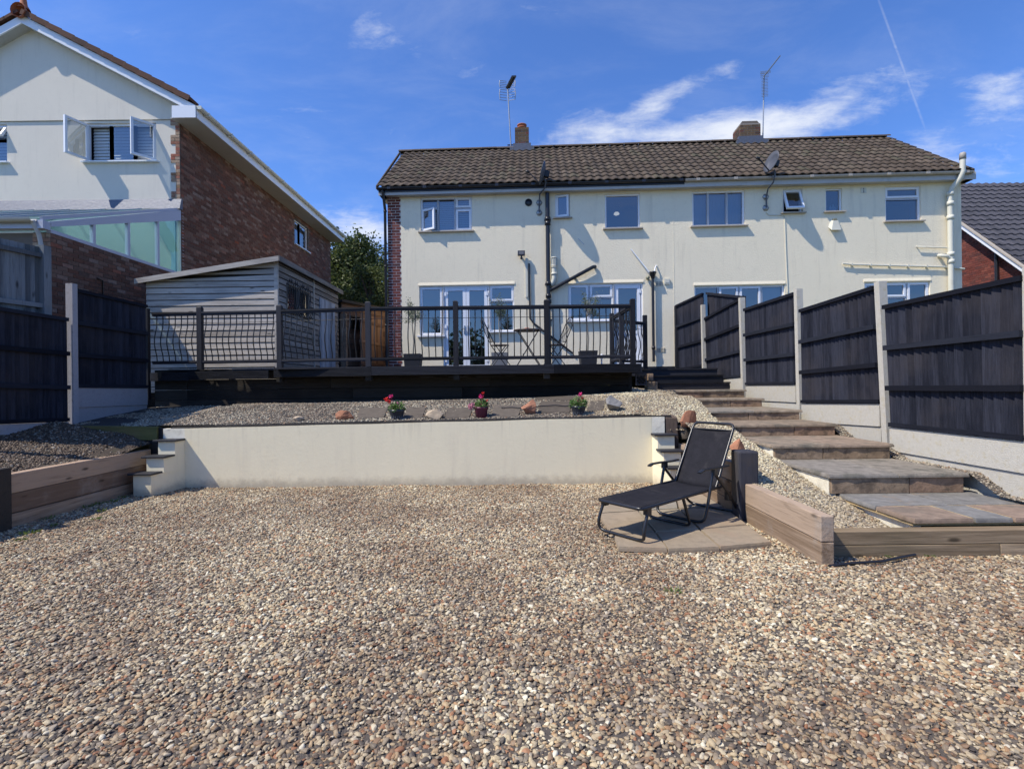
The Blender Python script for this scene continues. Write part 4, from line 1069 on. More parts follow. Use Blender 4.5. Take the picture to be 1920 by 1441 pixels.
# quoin bricks
cells = []; z = lp(330, 376)[1]; k = 0
while z < ZJ - .04:
    wide = (k % 6) < 3
    x0 = qx0 if wide else qx0 + .115
    cut = XL - (.108 if k % 2 else .222)
    parts_ = [(max(x0, cut), XL)]
    if cut - x0 > .04: parts_.append((x0, cut - .01))
    for (a, c) in parts_: cells.append((a, c, z, z + .064))
    z += .0745; k += 1
brick_wall(lh, LF, cells, 'brick_quoin', proud=.014, thick=.03, limit=len(cells))
b = MB(LF); b.box(qx0 + .115, XL, -.006, .0, lp(330, 376)[1], ZJ - .01); b.build('quoin_mortar', 'mortar', lh)
# windows with open casements and shutters
w_ = window(lh, LF, WL[0], WL[1], WL[2], WL[3], [(0, .335, 0, 1, ('o', 'L', D2R(108))), (.335, .67, 0, 1, 'f'), (.67, 1, 0, 1, ('o', 'R', D2R(52)))], blind='shutter', label='window with white shutters and two casements flung open', sillmat='upvc')
window(lh, LF, *WL0, [(0, .5, 0, 1, 'f'), (.5, 1, .6, 1, ('o', 'T', D2R(30))), (.5, 1, 0, .6, 'f')], blind='shutter', sillmat='upvc')
# side wall in brick with one window
su0, su1 = onplane(LS, 552.5, 440)[0], onplane(LS, 578, 450)[0]; sz1 = onplane(LS, 553, 410)[1]; sz0 = onplane(LS, 553, 457)[1]
ZS = onplane(LS, 352, 232)[1]
ZSO = vz(XL + .02) - .28
wall_skin(LS, YL, YF, .7, ZSO + .1, [(su0, su1, sz0, min(sz1, ZSO - .02))], thick=.1).build('side_wall', 'mortar_dark', lh)
cells = courses(YL + .02, YF, 2.6, ZSO, hole=lambda u, z: su0 - .02 < u < su1 + .02 and sz0 - .05 < z < sz1 + .05)
brick_wall(lh, LS, cells, 'brick_dark', thick=.01, proud=.008, limit=0, stuff_name='side_wall_bricks')
window(lh, LS, su0, su1, sz0, min(sz1, ZSO - .02), [(0, .45, 0, 1, 'f'), (.45, 1, 0, 1, 'f')], blind='curtain', rec=.06, sillmat='upvc', label='small white window high in the brick side wall')
b = MB(LS); b.box(YL + .4, YF, .9, 7.0, ZSO - .3, ZSO); b.box(YF - .1, YF, .01, 7.0, .7, ZSO); b.build('back_wall', 'mortar_dark', lh)
# bargeboards, soffits, roof
GX = -7.30                                                     # gutter line
for sgn, xe in ((1, GX), (-1, 2 * XA - GX)):
    n_ = 'bargeboard'
    b = MB(LF); h = .19
    b.prism([(XA, -.28, ZA), (xe, -.28, vz(xe)), (xe, -.28, vz(xe) - h), (XA, -.28, ZA - h)], (0, .03, 0)); b.build(n_, 'upvc', lh)
    b = MB(LF); b.prism([(XA, -.25, ZA - h + .02), (xe, -.25, vz(xe) - h + .02), (xe, -.25, vz(xe) - h), (XA, -.25, ZA - h)], (0, .26, 0)); b.build('gable_soffit', 'upvc_old', lh)
    b = MB(LF); b.prism([(XA, -.27, ZA + .015), (xe + sgn * .06, -.27, vz(xe + sgn * .06) + .015), (xe + sgn * .06, -.27, vz(xe + sgn * .06) - .03), (XA, -.27, ZA - .03)], (0, YF - YL + .6, 0)); b.build('roof_slope', 'tile_brown', lh)
# verge tiles, stepping down the gable
tb = MB(); tb.hexa([(-.01, 0, .0), (.36, 0, -.008), (.36, .34, -.008), (-.01, .34, .0), (-.01, 0, .035), (.36, 0, .024), (.36, .34, .024), (-.01, .34, .035)])
tb.box(-.01, .36, -.012, .0, -.03, .035)
tb.v = [(v[0], v[1], v[2] * 1.9) for v in tb.v]
tmm = tb.mesh('verge_tile'); tmm.materials.append(M['tile_brown'])
ang = math.atan(abs(sl))
for sgn in (1, -1):
    s_ = .05; Ltot = (GX + .10 - XA) / math.cos(ang)
    while s_ < Ltot - .30:
        x = XA + sgn * s_ * math.cos(ang)
        base = LF @ Matrix.Translation((x, -.33, vz(x) + .06)) @ Matrix.Rotation(sgn * (ang - .045) if sgn > 0 else -(ang - .045) , 4, 'Y')
        if sgn < 0: base = base @ Matrix.Rotation(math.pi, 4, 'Z') @ Matrix.Translation((0, -.34, 0))
        piece('verge_tile', tmm, lh, base); s_ += .335
b = MB(LF); b.lathe((XA, -.32, ZA + .06), [(.17, -.06), (.16, 0), (.12, .07), (.06, .09), (.001, .10)], 14, 'Y')
b.lathe((XA, -.22, ZA + .16), [(.13, 0), (.10, .06), (.075, .10), (.06, .22), (.045, .30), (.06, .34), (.04, .44), (.001, .52)], 14); b.build('finial', 'terracotta', lh)
# eaves box and gutter along the side
b = MB(); zt = vz(GX) - .02
b.box(GX - .0, GX + .02, YL - .25, YF + .1, zt - .26, zt - .02); b.build('fascia', 'upvc', lh)
b = MB(); b.box(XL - .05, GX - .002, YL - .25, YF + .1, zt - .26, zt - .24); b.build('soffit', 'upvc_old', lh)
b = MB(); b.box(XL + .02, GX + .02, YL - .31, YL - .29, zt - .28, zt + .0); b.build('eaves_box_end', 'upvc', lh)
b = MB(); b.smooth = True; n = 7; r = .06; gx = GX + .085
for k in range(n):
    a0 = math.pi + math.pi * k / n; a1 = math.pi + math.pi * (k + 1) / n
    b.quad((gx + r * math.cos(a0), YL - .28, zt - .02 + r * math.sin(a0)), (gx + r * math.cos(a0), YF + .2, zt - .02 + r * math.sin(a0)), (gx + r * math.cos(a1), YF + .2, zt - .02 + r * math.sin(a1)), (gx + r * math.cos(a1), YL - .28, zt - .02 + r * math.sin(a1)))
b.smooth = False; y = YL
while y < YF: b.box(gx - r - .01, gx + r + .01, y, y + .05, zt - .095, zt - .01); y += 1.0
b.box(gx - r, gx + r, YL - .29, YL - .28, zt - .08, zt); b.build('gutter', 'cream_plastic', lh)
b = MB(LF); z0, z1 = lp(345, 394)[1], lp(345, 374)[1]; b.hexa([(XLL, -.12, z0), (XL + .05, -.12, z0), (XL + .05, .0, z0), (XLL, .0, z0), (XLL, -.04, z1), (XL + .05, -.04, z1), (XL + .05, .01, z1), (XLL, .01, z1)]); b.build('lead_flashing', 'lead', lh)

# conservatory ----------------------------------------------------
YC = 8.74
cons = thing('conservatory', 'lean-to conservatory with sloping glass side on a brick wall', 'conservatory', (XL - 2.5, YC, .9))
zc_ = (onplane(LS, 96, 430)[1] + onplane(LS, 297, 503)[1]) / 2
ztf = onplane(LS, 98, 421)[1]; ztb = onplane(LS, 343, 397)[1]
b = MB(LS); b.box(YC, YL - .01, .002, .2, .9, zc_ - .03); b.box(YC, YC + .2, .21, 6, .9, zc_ - .03); b.build('wall_core', 'mortar_dark', cons)
cells = courses(YC + .0, YL - .02, 1.75, zc_ - .03, clip=None)
brick_wall(cons, LS, cells, 'brick_dark', proud=.008, thick=.012, limit=300, ukey=lambda c: (c[0] - 8) * 1.0 + (2.35 - c[2]) * 2 if c[2] < 2.35 else (c[0] - 8) * .9, stuff_name='far_brick_courses')
# front return: short brick pier left of the corner and a glazed door
CF = frame((0, YC, 0), (1, 0, 0), (0, 1, 0))
def cp(px, py): return onplane(CF, px, py)
px0 = cp(62, 450)[0]
cells = courses(px0, XL, 1.9, zc_ - .02)
brick_wall(cons, CF, cells, 'brick_quoin', proud=.008, thick=.015, limit=len(cells))
b = MB(CF); b.box(px0, XL - .001, .001, .1, 1.9, zc_ - .02); b.build('pier_core', 'mortar_dark', cons)
window(cons, CF, cp(-260, 450)[0], px0 - .02, 2.3, cp(30, 434)[1], [(0, .42, 0, 1, 's'), (.42, 1, 0, 1, 's')], sill=False, rec=.02, label='white framed glazed door behind the pale fence', glass='glass_teal', name='door')
b = MB(LS)   # glazing bars on the side
fw = .05
b.hexa([(YC, -.01, zc_ - .03), (YL - .02, -.01, zc_ - .03), (YL - .02, .07, zc_ - .03), (YC, .07, zc_ - .03), (YC, -.01, zc_ + .03), (YL - .02, -.01, zc_ + .03), (YL - .02, .07, zc_ + .03), (YC, .07, zc_ + .03)])
def zt_(u): return ztf + (ztb - ztf) * (u - YC) / (YL - YC)
th = onplane(LS, 345, 392)[1] - onplane(LS, 345, 411)[1]
b.hexa([(YC, -.02, zt_(YC) - .05), (YL - .02, -.02, zt_(YL) - th), (YL - .02, .08, zt_(YL) - th), (YC, .08, zt_(YC) - .05), (YC, -.02, zt_(YC) + .04), (YL - .02, -.02, zt_(YL)), (YL - .02, .08, zt_(YL)), (YC, .08, zt_(YC) + .04)])
us_ = [onplane(LS, x, 450)[0] for x in (177, 242, 297, 343)]
for q in us_: b.box(q - .03, q + .03, -.004, .064, zc_ + .031, zt_(q) - .06)
side_frame = b.build('side_frame', 'frame_grey', cons)
ulist = [YC + .35] + us_
for i in range(len(ulist) - 1):
    a, c = ulist[i], ulist[i + 1]; g = MB(LS)
    zt0 = max(zc_ + .02, zt_(a) - .06 - (th - .05) * (a - YC) / (YL - YC)); zt1 = zt_(c) - .06
    g.add([(a, .03, zc_ + .01), (c, .03, zc_ + .01), (c, .03, zt1), (a, .03, zt0)], [(0, 1, 2, 3)]); g.build('pane', 'glass_teal', side_frame)
b = MB(); b.quad((XL - 7, YC - .15, zt_(YC) + .055), (XL - .02, YC - .15, zt_(YC) + .055), (XL - .02, YL - .05, zt_(YL) + .03), (XL - 7, YL - .05, zt_(YL) + .03)); b.build('roof', 'poly', cons)
for k in range(9):
    x = XL - .02 - .85 * k; b = MB(); b.bar((x, YC - .15, zt_(YC) + .05), (x, YL - .03, zt_(YL) + .025), .05, .06); b.build('roof_bar', 'frame_grey', cons)
b = MB(); b.box(XL - 7, XL + .02, YC - .16, YC - .02, zt_(YC) - .12, zt_(YC) + .02); b.build('eaves_beam', 'frame_grey', cons)
b = MB(); b.smooth = True
for k in range(6):
    a0 = math.pi + math.pi * k / 6; a1 = math.pi + math.pi * (k + 1) / 6; yy = YC - .23; zz = zt_(YC) + .03
    b.quad((XL - 7, yy + .065 * math.cos(a0), zz + .065 * math.sin(a0)), (XL - .08, yy + .065 * math.cos(a0), zz + .065 * math.sin(a0)), (XL - .08, yy + .065 * math.cos(a1), zz + .065 * math.sin(a1)), (XL - 7, yy + .065 * math.cos(a1), zz + .065 * math.sin(a1)))
b.build('gutter', 'upvc_old', cons)
b = MB(); b.tube([(XL - .12, YC - .2, zt_(YC)), (XL - .10, YC - .1, zt_(YC) - .22), (XL - .10, YC - .06, zt_(YC) - .4), (XL - .1, YC - .06, 1.9)], .034, 10); b.build('downpipe', 'upvc_old', cons)
b = MB(); b.prism([(XL - 3.0, YC + .2, .9), (XL - 3.0, YL - .02, .9), (XL - 3.0, YL - .02, zt_(YL) - .05), (XL - 3.0, YC + .2, zt_(YC) - .02)], (-.1, 0, 0)); b.box(XL - 3, XL - .1, YL - .06, YL - .02, .9, zt_(YL) - .1); b.build('inner_wall', 'room_wall', cons)
b = MB(); b.lathe((XL - 2.6, YC + 1.6, 4.25), [(.001, .05), (.08, .04), (.12, 0), (.001, -.01)], 12); b.build('ceiling_light', 'lamp_glow', cons)
b = MB(); b.tube([(XL + .02, YC + .95, 3.50), (XL + .025, YC + 1.08, 3.48), (XL + .02, YC + 1.1, 1.9)], .014, 6); b.build('cable', 'black_plastic', cons)

# ================================================================== RIGHT NEIGHBOUR
rx = 15.8; yr = 20.0; zr = 1.4 + (711 - 348) / 960 * 20
rh = thing('bungalow', 'red brick house with dark grey tiled roof at the far right edge', 'house', (rx + 4, 16, 1.5))
p1 = F(1800, 407, 18.4); p2 = F(1920, 489, 15.8)
sx = lambda y: rx
zz1 = 1.4 + (712 - 405) / 960 * (15.8 * 960 / 840); y1 = 15.8 * 960 / 840; zz2 = 1.4 + (709.6 - 487) / 960 * 15.8
ms = (zz1 - zz2) / (y1 - 15.8)
def rz(y): return zz2 + (y - 15.8) * ms
zr = 1.4 + (711 - 347) * yr / 960; yr2 = 15.8 + (zr - zz2) / ms; zr = rz(yr2)
ye = 13.6
b = MB(); b.prism([(rx, ye + .4, 1.5), (rx, yr2 * 2 - ye, 1.5), (rx, yr2 * 2 - ye, rz(ye) - .2), (rx, yr2, zr - .25), (rx, ye + .4, rz(ye + .4) - .28)], (10, 0, 0)); b.build('wall', 'mortar_dark', rh)
RS = frame((rx, 0, 0), (0, -1, 0), (1, 0, 0))     # outward normal is -X
cells = courses(-yr2, -(ye + .4), 2.2, zr, clip=lambda u, z: z < rz(-u) - .36)
brick_wall(rh, RS, cells, 'brick_red', proud=.008, thick=.012, limit=0)
b = MB(); b.prism([(rx - .32, ye, rz(ye) - .16), (rx - .32, yr2, zr - .16), (rx - .32, yr2, zr + .0), (rx - .32, ye, rz(ye) + .0)], (.03, 0, 0)); b.build('bargeboard', 'upvc', rh)
b = MB(); b.prism([(rx - .30, ye, rz(ye) - .17), (rx - .30, yr2, zr - .17), (rx - .30, yr2, zr - .14), (rx - .30, ye, rz(ye) - .14)], (.32, 0, 0)); b.build('soffit', 'upvc_old', rh)
b = MB(); b.prism([(rx - .36, ye, rz(ye) + .0), (rx - .36, yr2, zr + .0), (rx - .36, yr2, zr + .055), (rx - .36, ye, rz(ye) + .055)], (.12, 0, 0)); b.build('verge', 'sill', rh)
b = MB(); b.prism([(rx - .28, ye, rz(ye) + .0), (rx - .28, yr2, zr + .0), (rx - .28, yr2, zr + .04), (rx - .28, ye, rz(ye) + .04)], (10, 0, 0))
b.prism([(rx - .28, yr2, zr), (rx - .28, 2 * yr2 - ye, rz(ye)), (rx - .28, 2 * yr2 - ye, rz(ye) + .04), (rx - .28, yr2, zr + .04)], (10, 0, 0)); rroof = b.build('roof', 'tile_grey', rh)
# its tiles
a_ = math.atan(ms); Ls = (yr2 - ye) / math.cos(a_); nr = int(Ls / .34); tg = Ls / nr; cw = .30
def gt():
    v, f = [], []; n = 6
    for yy, lf in ((0, .045), (tg + .04, .006)):
        for i in range(n + 1): v.append((cw * 1.02 * i / n, yy, .022 * math.sin(math.pi * 2 * i / n) + lf))
    for i in range(n): f.append((i, i + 1, i + n + 2, i + n + 1))
    b0 = len(v)
    for i in range(n + 1): v.append((cw * 1.02 * i / n, 0, .022 * math.sin(math.pi * 2 * i / n) + .015))
    for i in range(n): f.append((b0 + i, b0 + i + 1, i + 1, i))
    return v, f
gv, gf = gt(); gm = bpy.data.meshes.new('roof_tile'); gm.from_pydata(gv, [], gf); gm.materials.append(M['tile_grey'])
far = MB(); cnt = 0
for r_ in range(nr - 1, -1, -1):
    for k in range(20):
        m4 = Matrix.Translation((rx - .26 + cw * k, ye + r_ * tg * math.cos(a_), rz(ye) + r_ * tg * math.sin(a_) + .04)) @ Matrix.Rotation(a_, 4, 'X')
        c = m4.translation; px_ = 960 + 960 * c.x / c.y
        if px_ < 1940 and px_ > 1760: piece('roof_tile', gm, rroof, m4)
        else:
            far.rand(); far.add([m4 @ Vector(v) for v in gv], gf)
far.build('more_roof_tiles', 'tile_grey', rroof, kind='stuff')
b = MB(); b.tube([(rx - .1, 16.55, 2.0), (rx - .1, 16.55, rz(16.5) - .2)], .05, 8); b.build('downpipe', 'black_plastic', rh)

# ================================================================== TREES
def tree(name, label, x, y, z0, hgt, rad, n, seed, leaf=.13, mat='leaf_tree', clumps=46, low=.25):
    rs = random.Random(seed); t = thing(name, label, 'tree', (x, y, z0), group='trees behind the houses')
    b = MB(); b.tube([(x, y, z0), (x + .1, y, z0 + hgt * .3), (x, y + .1, z0 + hgt * .6), (x - .05, y, z0 + hgt * .9)], [.22, .18, .11, .03], 8)
    cl = []
    for i in range(clumps):
        a = rs.uniform(0, 6.283); h = rs.uniform(low, 1); rr = rad * math.sqrt(rs.uniform(.05, 1)) * (math.sin(math.pi * min(.97, .18 + h * .80)) ** .7)
        c = Vector((x + rr * math.cos(a), y + rr * math.sin(a), z0 + hgt * h)); cl.append((c, rs.uniform(.35, .95) * rad * .34))
        st = Vector((x, y, z0 + hgt * max(.15, h - .28)))
        b.tube([st, st.lerp(c, .5) + Vector((0, 0, -.1)), c], [.06, .035, .012], 5, cap=False)
    b.build('trunk', 'bark', t)
    b = MB(); per = n // clumps
    for (c, r_) in cl:
        for k in range(per):
            d = Vector((rs.gauss(0, 1), rs.gauss(0, 1), rs.gauss(0, .8))); d = d.normalized() * r_ * rs.random() ** .45 * (1 + .3 * rs.random())
            b.leaf(c + d, leaf * rs.uniform(.6, 1.4), .6)
    b.build('crown', mat, t, kind='stuff')
tree('tree', 'tall green tree filling the gap between the two houses', -8.2, 27, 1.5, 7.3, 3.1, 30000, 3, leaf=.17, clumps=110, low=.16)
tree('tree', 'lower bushy tree left of the gap behind the brick wall', -11.2, 33, 1.5, 8.0, 2.6, 12000, 5, leaf=.18, clumps=60)
tree('bush', 'dark bush in the shade at the foot of the tree gap', -5.9, 21.5, 1.5, 4.8, 1.8, 14000, 8, leaf=.11, clumps=60, low=.1)

# a belt of trees behind the camera's end of the garden; the lower panes reflect it
b = MB(); rs = random.Random(12)
for i in range(260):
    c = Vector((rs.uniform(-26, 26), rs.uniform(-23, -19), 0)); hmax = 6.3 + 1.8 * noise.noise(Vector((c.x * .3, 0, 0))); c.z = rs.uniform(.2, 1) * hmax
    for k in range(60): b.leaf(c + Vector((rs.gauss(0, .55), rs.gauss(0, .5), rs.gauss(0, .4))), .42, .7)
o = b.build('tree_belt', 'leaf_tree', kind='stuff'); o['label'] = 'belt of trees closing the lower end of the garden'; o['category'] = 'trees'

# ================================================================== SHED AND LEAN-TO ON THE DECK LEVEL
YS = 9.80; SX1 = F(520, 600, YS).x; SX0 = F(276, 600, YS).x; ZD = 1.74
shed = thing('garden_shed', 'weathered grey timber shed with a sloping roof left of the deck', 'shed', ((SX0 + SX1) / 2, YS, ZD))
SF = frame((0, YS, 0), (1, 0, 0), (0, 1, 0)); SS = frame((SX1, 0, 0), (0, 1, 0), (-1, 0, 0))
zr1 = onplane(SF, 520, 487)[1]; zl1 = onplane(SF, 268, 526)[1]; YSF = 13.2
def sz(x): return zl1 + (zr1 - zl1) * (x - SX0) / (SX1 - SX0)
b = MB(); b.prism([(SX0, YS + .02, ZD - .5), (SX1 - .02, YS + .02, ZD - .5), (SX1 - .02, YS + .02, zr1 - .03), (SX0, YS + .02, zl1 - .03)], (0, YSF - YS, 0)); b.build('shell', 'soot', shed)
def cladding(fr, u0, u1, z0, topfn, mat, hole=None, H_=.118):
    z = z0; k = 0
    while z < max(topfn(u0), topfn(u1)) - .02:
        segs = [(u0, u1)]
        if hole: segs = [s for s in ((u0, hole[0]), (hole[1], u1)) if s[1] - s[0] > .03] if hole[2] < z + H_ / 2 < hole[3] else segs
        for (a, c) in segs:
            ta, tc = min(z + H_, topfn(a)), min(z + H_, topfn(c))
            if ta <= z + .01 and tc <= z + .01: continue
            if ta <= z + .01: a = a + (c - a) * (z + .015 - topfn(a)) / max(1e-3, topfn(c) - topfn(a)); ta = z + .012
            bb = MB(fr); e = .012
            gp = .012
            bb.hexa([(a, -.024, z), (c, -.024, z), (c, .012, z), (a, .012, z), (a, -.016, max(z + .004, ta - .03 if ta > z + .05 else ta)), (c, -.016, max(z + .004, tc - .03 if tc > z + .05 else tc)), (c, .012, tc - gp), (a, .012, ta - gp)])
            bb.add([(a, -.016, max(z + .004, ta - .03)), (c, -.016, max(z + .004, tc - .03)), (c, -.002, tc - gp), (a, -.002, ta - gp)], [(0, 1, 2, 3)])
            bb.build('cladding_board', mat, shed)
        z += H_
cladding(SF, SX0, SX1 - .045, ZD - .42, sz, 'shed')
su = lambda px: onplane(SS, px, 560)[0]
wz0 = onplane(SS, 535, 585)[1]; wz1 = onplane(SS, 535, 530)[1]; wu0, wu1 = su(535), su(577)
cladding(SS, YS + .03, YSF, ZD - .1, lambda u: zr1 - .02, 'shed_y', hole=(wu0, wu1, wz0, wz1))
b = MB(); b.box(SX1 - .045, SX1 + .022, YS - .022, YS + .03, ZD - .42, zr1 - .02); b.build('corner_post', 'shed', shed)
b = MB(SS); 
for q in (su(586.5),): b.box(q - .03, q + .03, -.035, -.018, ZD - .1, zr1 - .03)
b.build('cover_strip', 'shed', shed)
for (a, c) in ((wu0, (wu0 + wu1) / 2 - .04), ((wu0 + wu1) / 2 + .04, wu1)):
    b = MB(SS); frame_bars(b, a, c, wz0, wz1, -.03, .02, .035); wn = b.build('window', 'shed_y', shed)
    g = MB(SS); g.quad((a, .0, wz0), (c, .0, wz0), (c, .0, wz1), (a, .0, wz1)); g.build('pane', 'glass', wn)
    g = MB(SS)
    for k in range(7):
        u_ = a + (c - a) * k / 6; bulge = .11
        hh = .05 if k in (1, 2, 4, 5) else -.02
        g.tube([(u_, -.05, wz0 - .02), (u_, -.05 - bulge * .5, wz0 + .1), (u_, -.05 - bulge * .2, wz0 + .22), (u_, -.06, wz1 + hh)], .009, 5)
        g.tube([(u_, -.06, wz1 + hh), (u_, -.06, wz1 + hh + .07)], [.02, .002], 5)
    g.bar((a, -.06, wz1 - .03), (c, -.06, wz1 - .03), .02, .014); g.bar((a, -.05, wz0), (c, -.05, wz0), .02, .014)
    g.build('window_grille', 'dark_metal', wn)
du0, du1 = su(597), su(625)
dz1 = onplane(SS, 597, 558)[1]
for k in range(8):
    a = du0 + (du1 - du0) * k / 8; c = du0 + (du1 - du0) * (k + 1) / 8 - .006; b = MB(SS); b.box(a, c, -.04, -.019, ZD + .04, dz1); b.build('door_board', 'shed_door', shed)
b = MB(); rt0 = .05
b.hexa([(SX0 - .12, YS - .13, sz(SX0 - .12) - .02), (SX1 + .10, YS - .13, sz(SX1 + .10) - .02), (SX1 + .10, YSF + .1, sz(SX1 + .10) - .02), (SX0 - .12, YSF + .1, sz(SX0 - .12) - .02),
        (SX0 - .12, YS - .13, sz(SX0 - .12) + .01), (SX1 + .10, YS - .13, sz(SX1 + .1) + .01), (SX1 + .10, YSF + .1, sz(SX1 + .1) + .01), (SX0 - .12, YSF + .1, sz(SX0 - .12) + .01)]); b.build('roof', 'tile_grey', shed)
b = MB(); b.prism([(SX0 - .13, YS - .135, sz(SX0 - .13) - .07), (SX1 + .10, YS - .135, sz(SX1 + .10) - .07), (SX1 + .10, YS - .135, sz(SX1 + .10) + .025), (SX0 - .13, YS - .135, sz(SX0 - .13) + .025)], (0, -.022, 0)); b.build('fascia_board', 'shed', shed)
b = MB(); b.box(SX1 + .101, SX1 + .122, YS - .157, YSF + .1, sz(SX1 + .1) - .07, sz(SX1 + .1) + .03); b.build('side_fascia_board', 'shed_y', shed)

# small dark outbuilding and pale post beyond the shed
YO = 13.6
ob = thing('outbuilding', 'small dark shed with a little window behind the weathered shed', 'shed', (-4.0, YO, 1.7))
OX = F(637, 600, YO).x
OS = frame((F(640, 600, YO).x, YO, 0), (.42, .9, 0), (-.9, .42, 0))
ob_l = 2.6
zo = onplane(OS, 650, 568)[1]
def oz(u): return zo + .12 - .02 * u
b = MB(OS); b.box(0, ob_l, .02, 1.5, 1.6, zo - .05); b.build('shell', 'soot', ob)
z = 1.65
while z < zo - .03:
    bb = MB(OS); bb.box(0, ob_l, -.012, .015, z + .006, min(z + .145, zo - .02)); bb.build('cladding_board', 'fence_brown', ob); z += .15
b = MB(OS); b.box(-.12, ob_l + .2, -.15, 1.6, zo - .02, zo + .05); b.build('roof', 'soot', ob)
ow0, ow1 = onplane(OS, 657, 600)[0], onplane(OS, 674, 600)[0]; owz0, owz1 = onplane(OS, 660, 617)[1], onplane(OS, 660, 592)[1]
if ow1 > ow0:
    b = MB(OS); frame_bars(b, ow0, ow1, owz0, owz1, -.04, .0, .03); wn = b.build('window', 'dark_metal', ob)
    g = MB(OS); g.quad((ow0, -.02, owz0), (ow1, -.02, owz0), (ow1, -.02, owz1), (ow0, -.02, owz1)); g.build('pane', 'glass', wn)
p = F(645, 640, 12.9); b = MB(); b.box(p.x - .07, p.x + .07, 12.85, 12.95, 1.7, F(645, 588, 12.9).z)
o = top(b, 'timber_post', 'sleeper_red', 'pale brown timber post standing at the far end of the weathered shed', 'post', (p.x, 12.9, 1.7))
# brown fence between outbuilding and house corner
bf = thing('boundary_fence', 'brown close board fence beside the brick corner of the cream house', 'fence', (-3.9, 14.6, 1.6))
pa, pb = F(676, 640, 13.6), F(729, 640, 15.6)
n = 14
for k in range(n):
    q = pa.lerp(pb, k / n); q2 = pa.lerp(pb, (k + .94) / n); b = MB(); b.bar((q.x, q.y, 2.4), (q2.x, q2.y, 2.4), .02, 1.9); b.build('fence_board', 'fence_brown', bf)
for zz in (2.0, 2.6, 3.15):
    b = MB(); b.bar((pa.x, pa.y - .04, zz), (pb.x, pb.y - .04, zz), .05, .07); b.build('rail', 'fence_brown', bf)

# ================================================================== FENCES
def panel(parent, tl, tr, bl, br, rails, nb, mat='fence', rmat='fence_rail', cap=True, cap_h=.05, side=-1, gap=.004):
    """a close board fence panel between four corner points; rails: heights as fractions"""
    tl, tr, bl, br = map(Vector, (tl, tr, bl, br)); ax = (br - bl).normalized(); up = Vector((0, 0, 1)); nrm = up.cross(ax) * side   # towards the viewer
    nrm.normalize()
    def pt(u, v): return (bl.lerp(br, u)).lerp(tl.lerp(tr, u), v)
    for k in range(nb):
        u0, u1 = k / nb, (k + 1) / nb
        d0, d1 = nrm * (-.004), nrm * (.017 + U(-.004, .006))        # feather edge: one side proud
        a, c, e, f = pt(u0, 0), pt(u1 - .0105, 0), pt(u1 - .0105, .985), pt(u0, .985)
        b = MB(); th = nrm * -.012
        b.hexa([a + d0 + th, c + d1 + th, c + d1, a + d0, f + d0 + th, e + d1 + th, e + d1, f + d0])
        b.build('fence_board', mat, parent)
    if gap:
        b = MB(); q = nrm * -.022; b.add([pt(0, 0) + q, pt(1, 0) + q, pt(1, .98) + q, pt(0, .98) + q], [(0, 1, 2, 3)]); b.build('gap_shade', 'black_plastic', parent)  # black sheet added behind the gaps, stands in for the boards' overlap shadow
    for v in rails:
        b = MB(); a, c = pt(0, v) + nrm * .035, pt(1, v) + nrm * .035; b.bar(a, c, .045, .06, up=(0, 0, 1)); b.build('rail', rmat, parent)
    if cap:
        b = MB(); a, c = pt(0, 1) + nrm * .01, pt(1, 1) + nrm * .01; b.bar(a, c, .07, cap_h); b.build('fence_cap', rmat, parent)
def cpost(parent, x, y, z0, z1, lean=(0, 0), w=.10, mat='concrete', slot=True):
    b = MB(); h = w / 2; lx, ly = lean
    def bx(x0, x1, y0, y1):
        b.hexa([(x0, y0, z0), (x1, y0, z0), (x1, y1, z0), (x0, y1, z0), (x0 + lx, y0 + ly, z1), (x1 + lx, y0 + ly, z1), (x1 + lx, y1 + ly, z1), (x0 + lx, y1 + ly, z1)])
    if slot:
        bx(x - h, x + h, y - .045, y - .018); bx(x - h, x - h + .028, y - .019, y + .019); bx(x + h - .028, x + h, y - .019, y + .019); bx(x - h + .02, x + h - .02, y - .012, y + .012); bx(x - h, x + h, y + .018, y + .045)
    else: bx(x - h, x + h, y - h, y + h)
    return b.build('fence_post', mat, parent)

rf = thing('garden_fence', 'black stained panel fence on concrete posts rising beside the stone steps', 'fence', (4.7, 8.0, .7))
# boards: (left px column corners, depth) taken from sight lines
dp = {0: 13.2, 1: 12.35, 2: 10.40, 3: 8.38, 4: 6.48, 5: 4.62}
panels = [
 ((1659.5, 576), 6.36, (1921, 521), 4.66, (1671, 800), (1925, 827), [.325, .66], 16),
 ((1502, 583), 8.26, (1641, 539.5), 6.60, (1505, 756), (1652, 756.5), [.335, .665], 20),
 ((1397, 581), 10.26, (1491, 550.5), 8.50, (1400, 722), (1494, 721), [.335, .665], 19),
 ((1322.5, 598), 12.20, (1388, 562), 10.52, (1326, 713), (1391.5, 707), [.335, .665], 19),
 ((1268.5, 574), 13.1, (1318, 551), 12.28, (1274, 694), (1320.5, 687), [.36, .68], 16)]
for (tl, dl, tr, dr, bl, br, rl, nb) in panels:
    TL, TR, BL, BR = F(*tl, dl), F(*tr, dr), F(*bl, dl), F(*br, dr)
    panel(rf, TR, TL, BR, BL, rl, nb, side=1)
    b = MB(); a, c = BL.lerp(BR, 0), BR.copy(); b.bar(BL + Vector((-.02, 0, .03)), BR + Vector((-.02, 0, .03)), .04, .05); b.build('bottom_rail', 'fence_rail', rf)
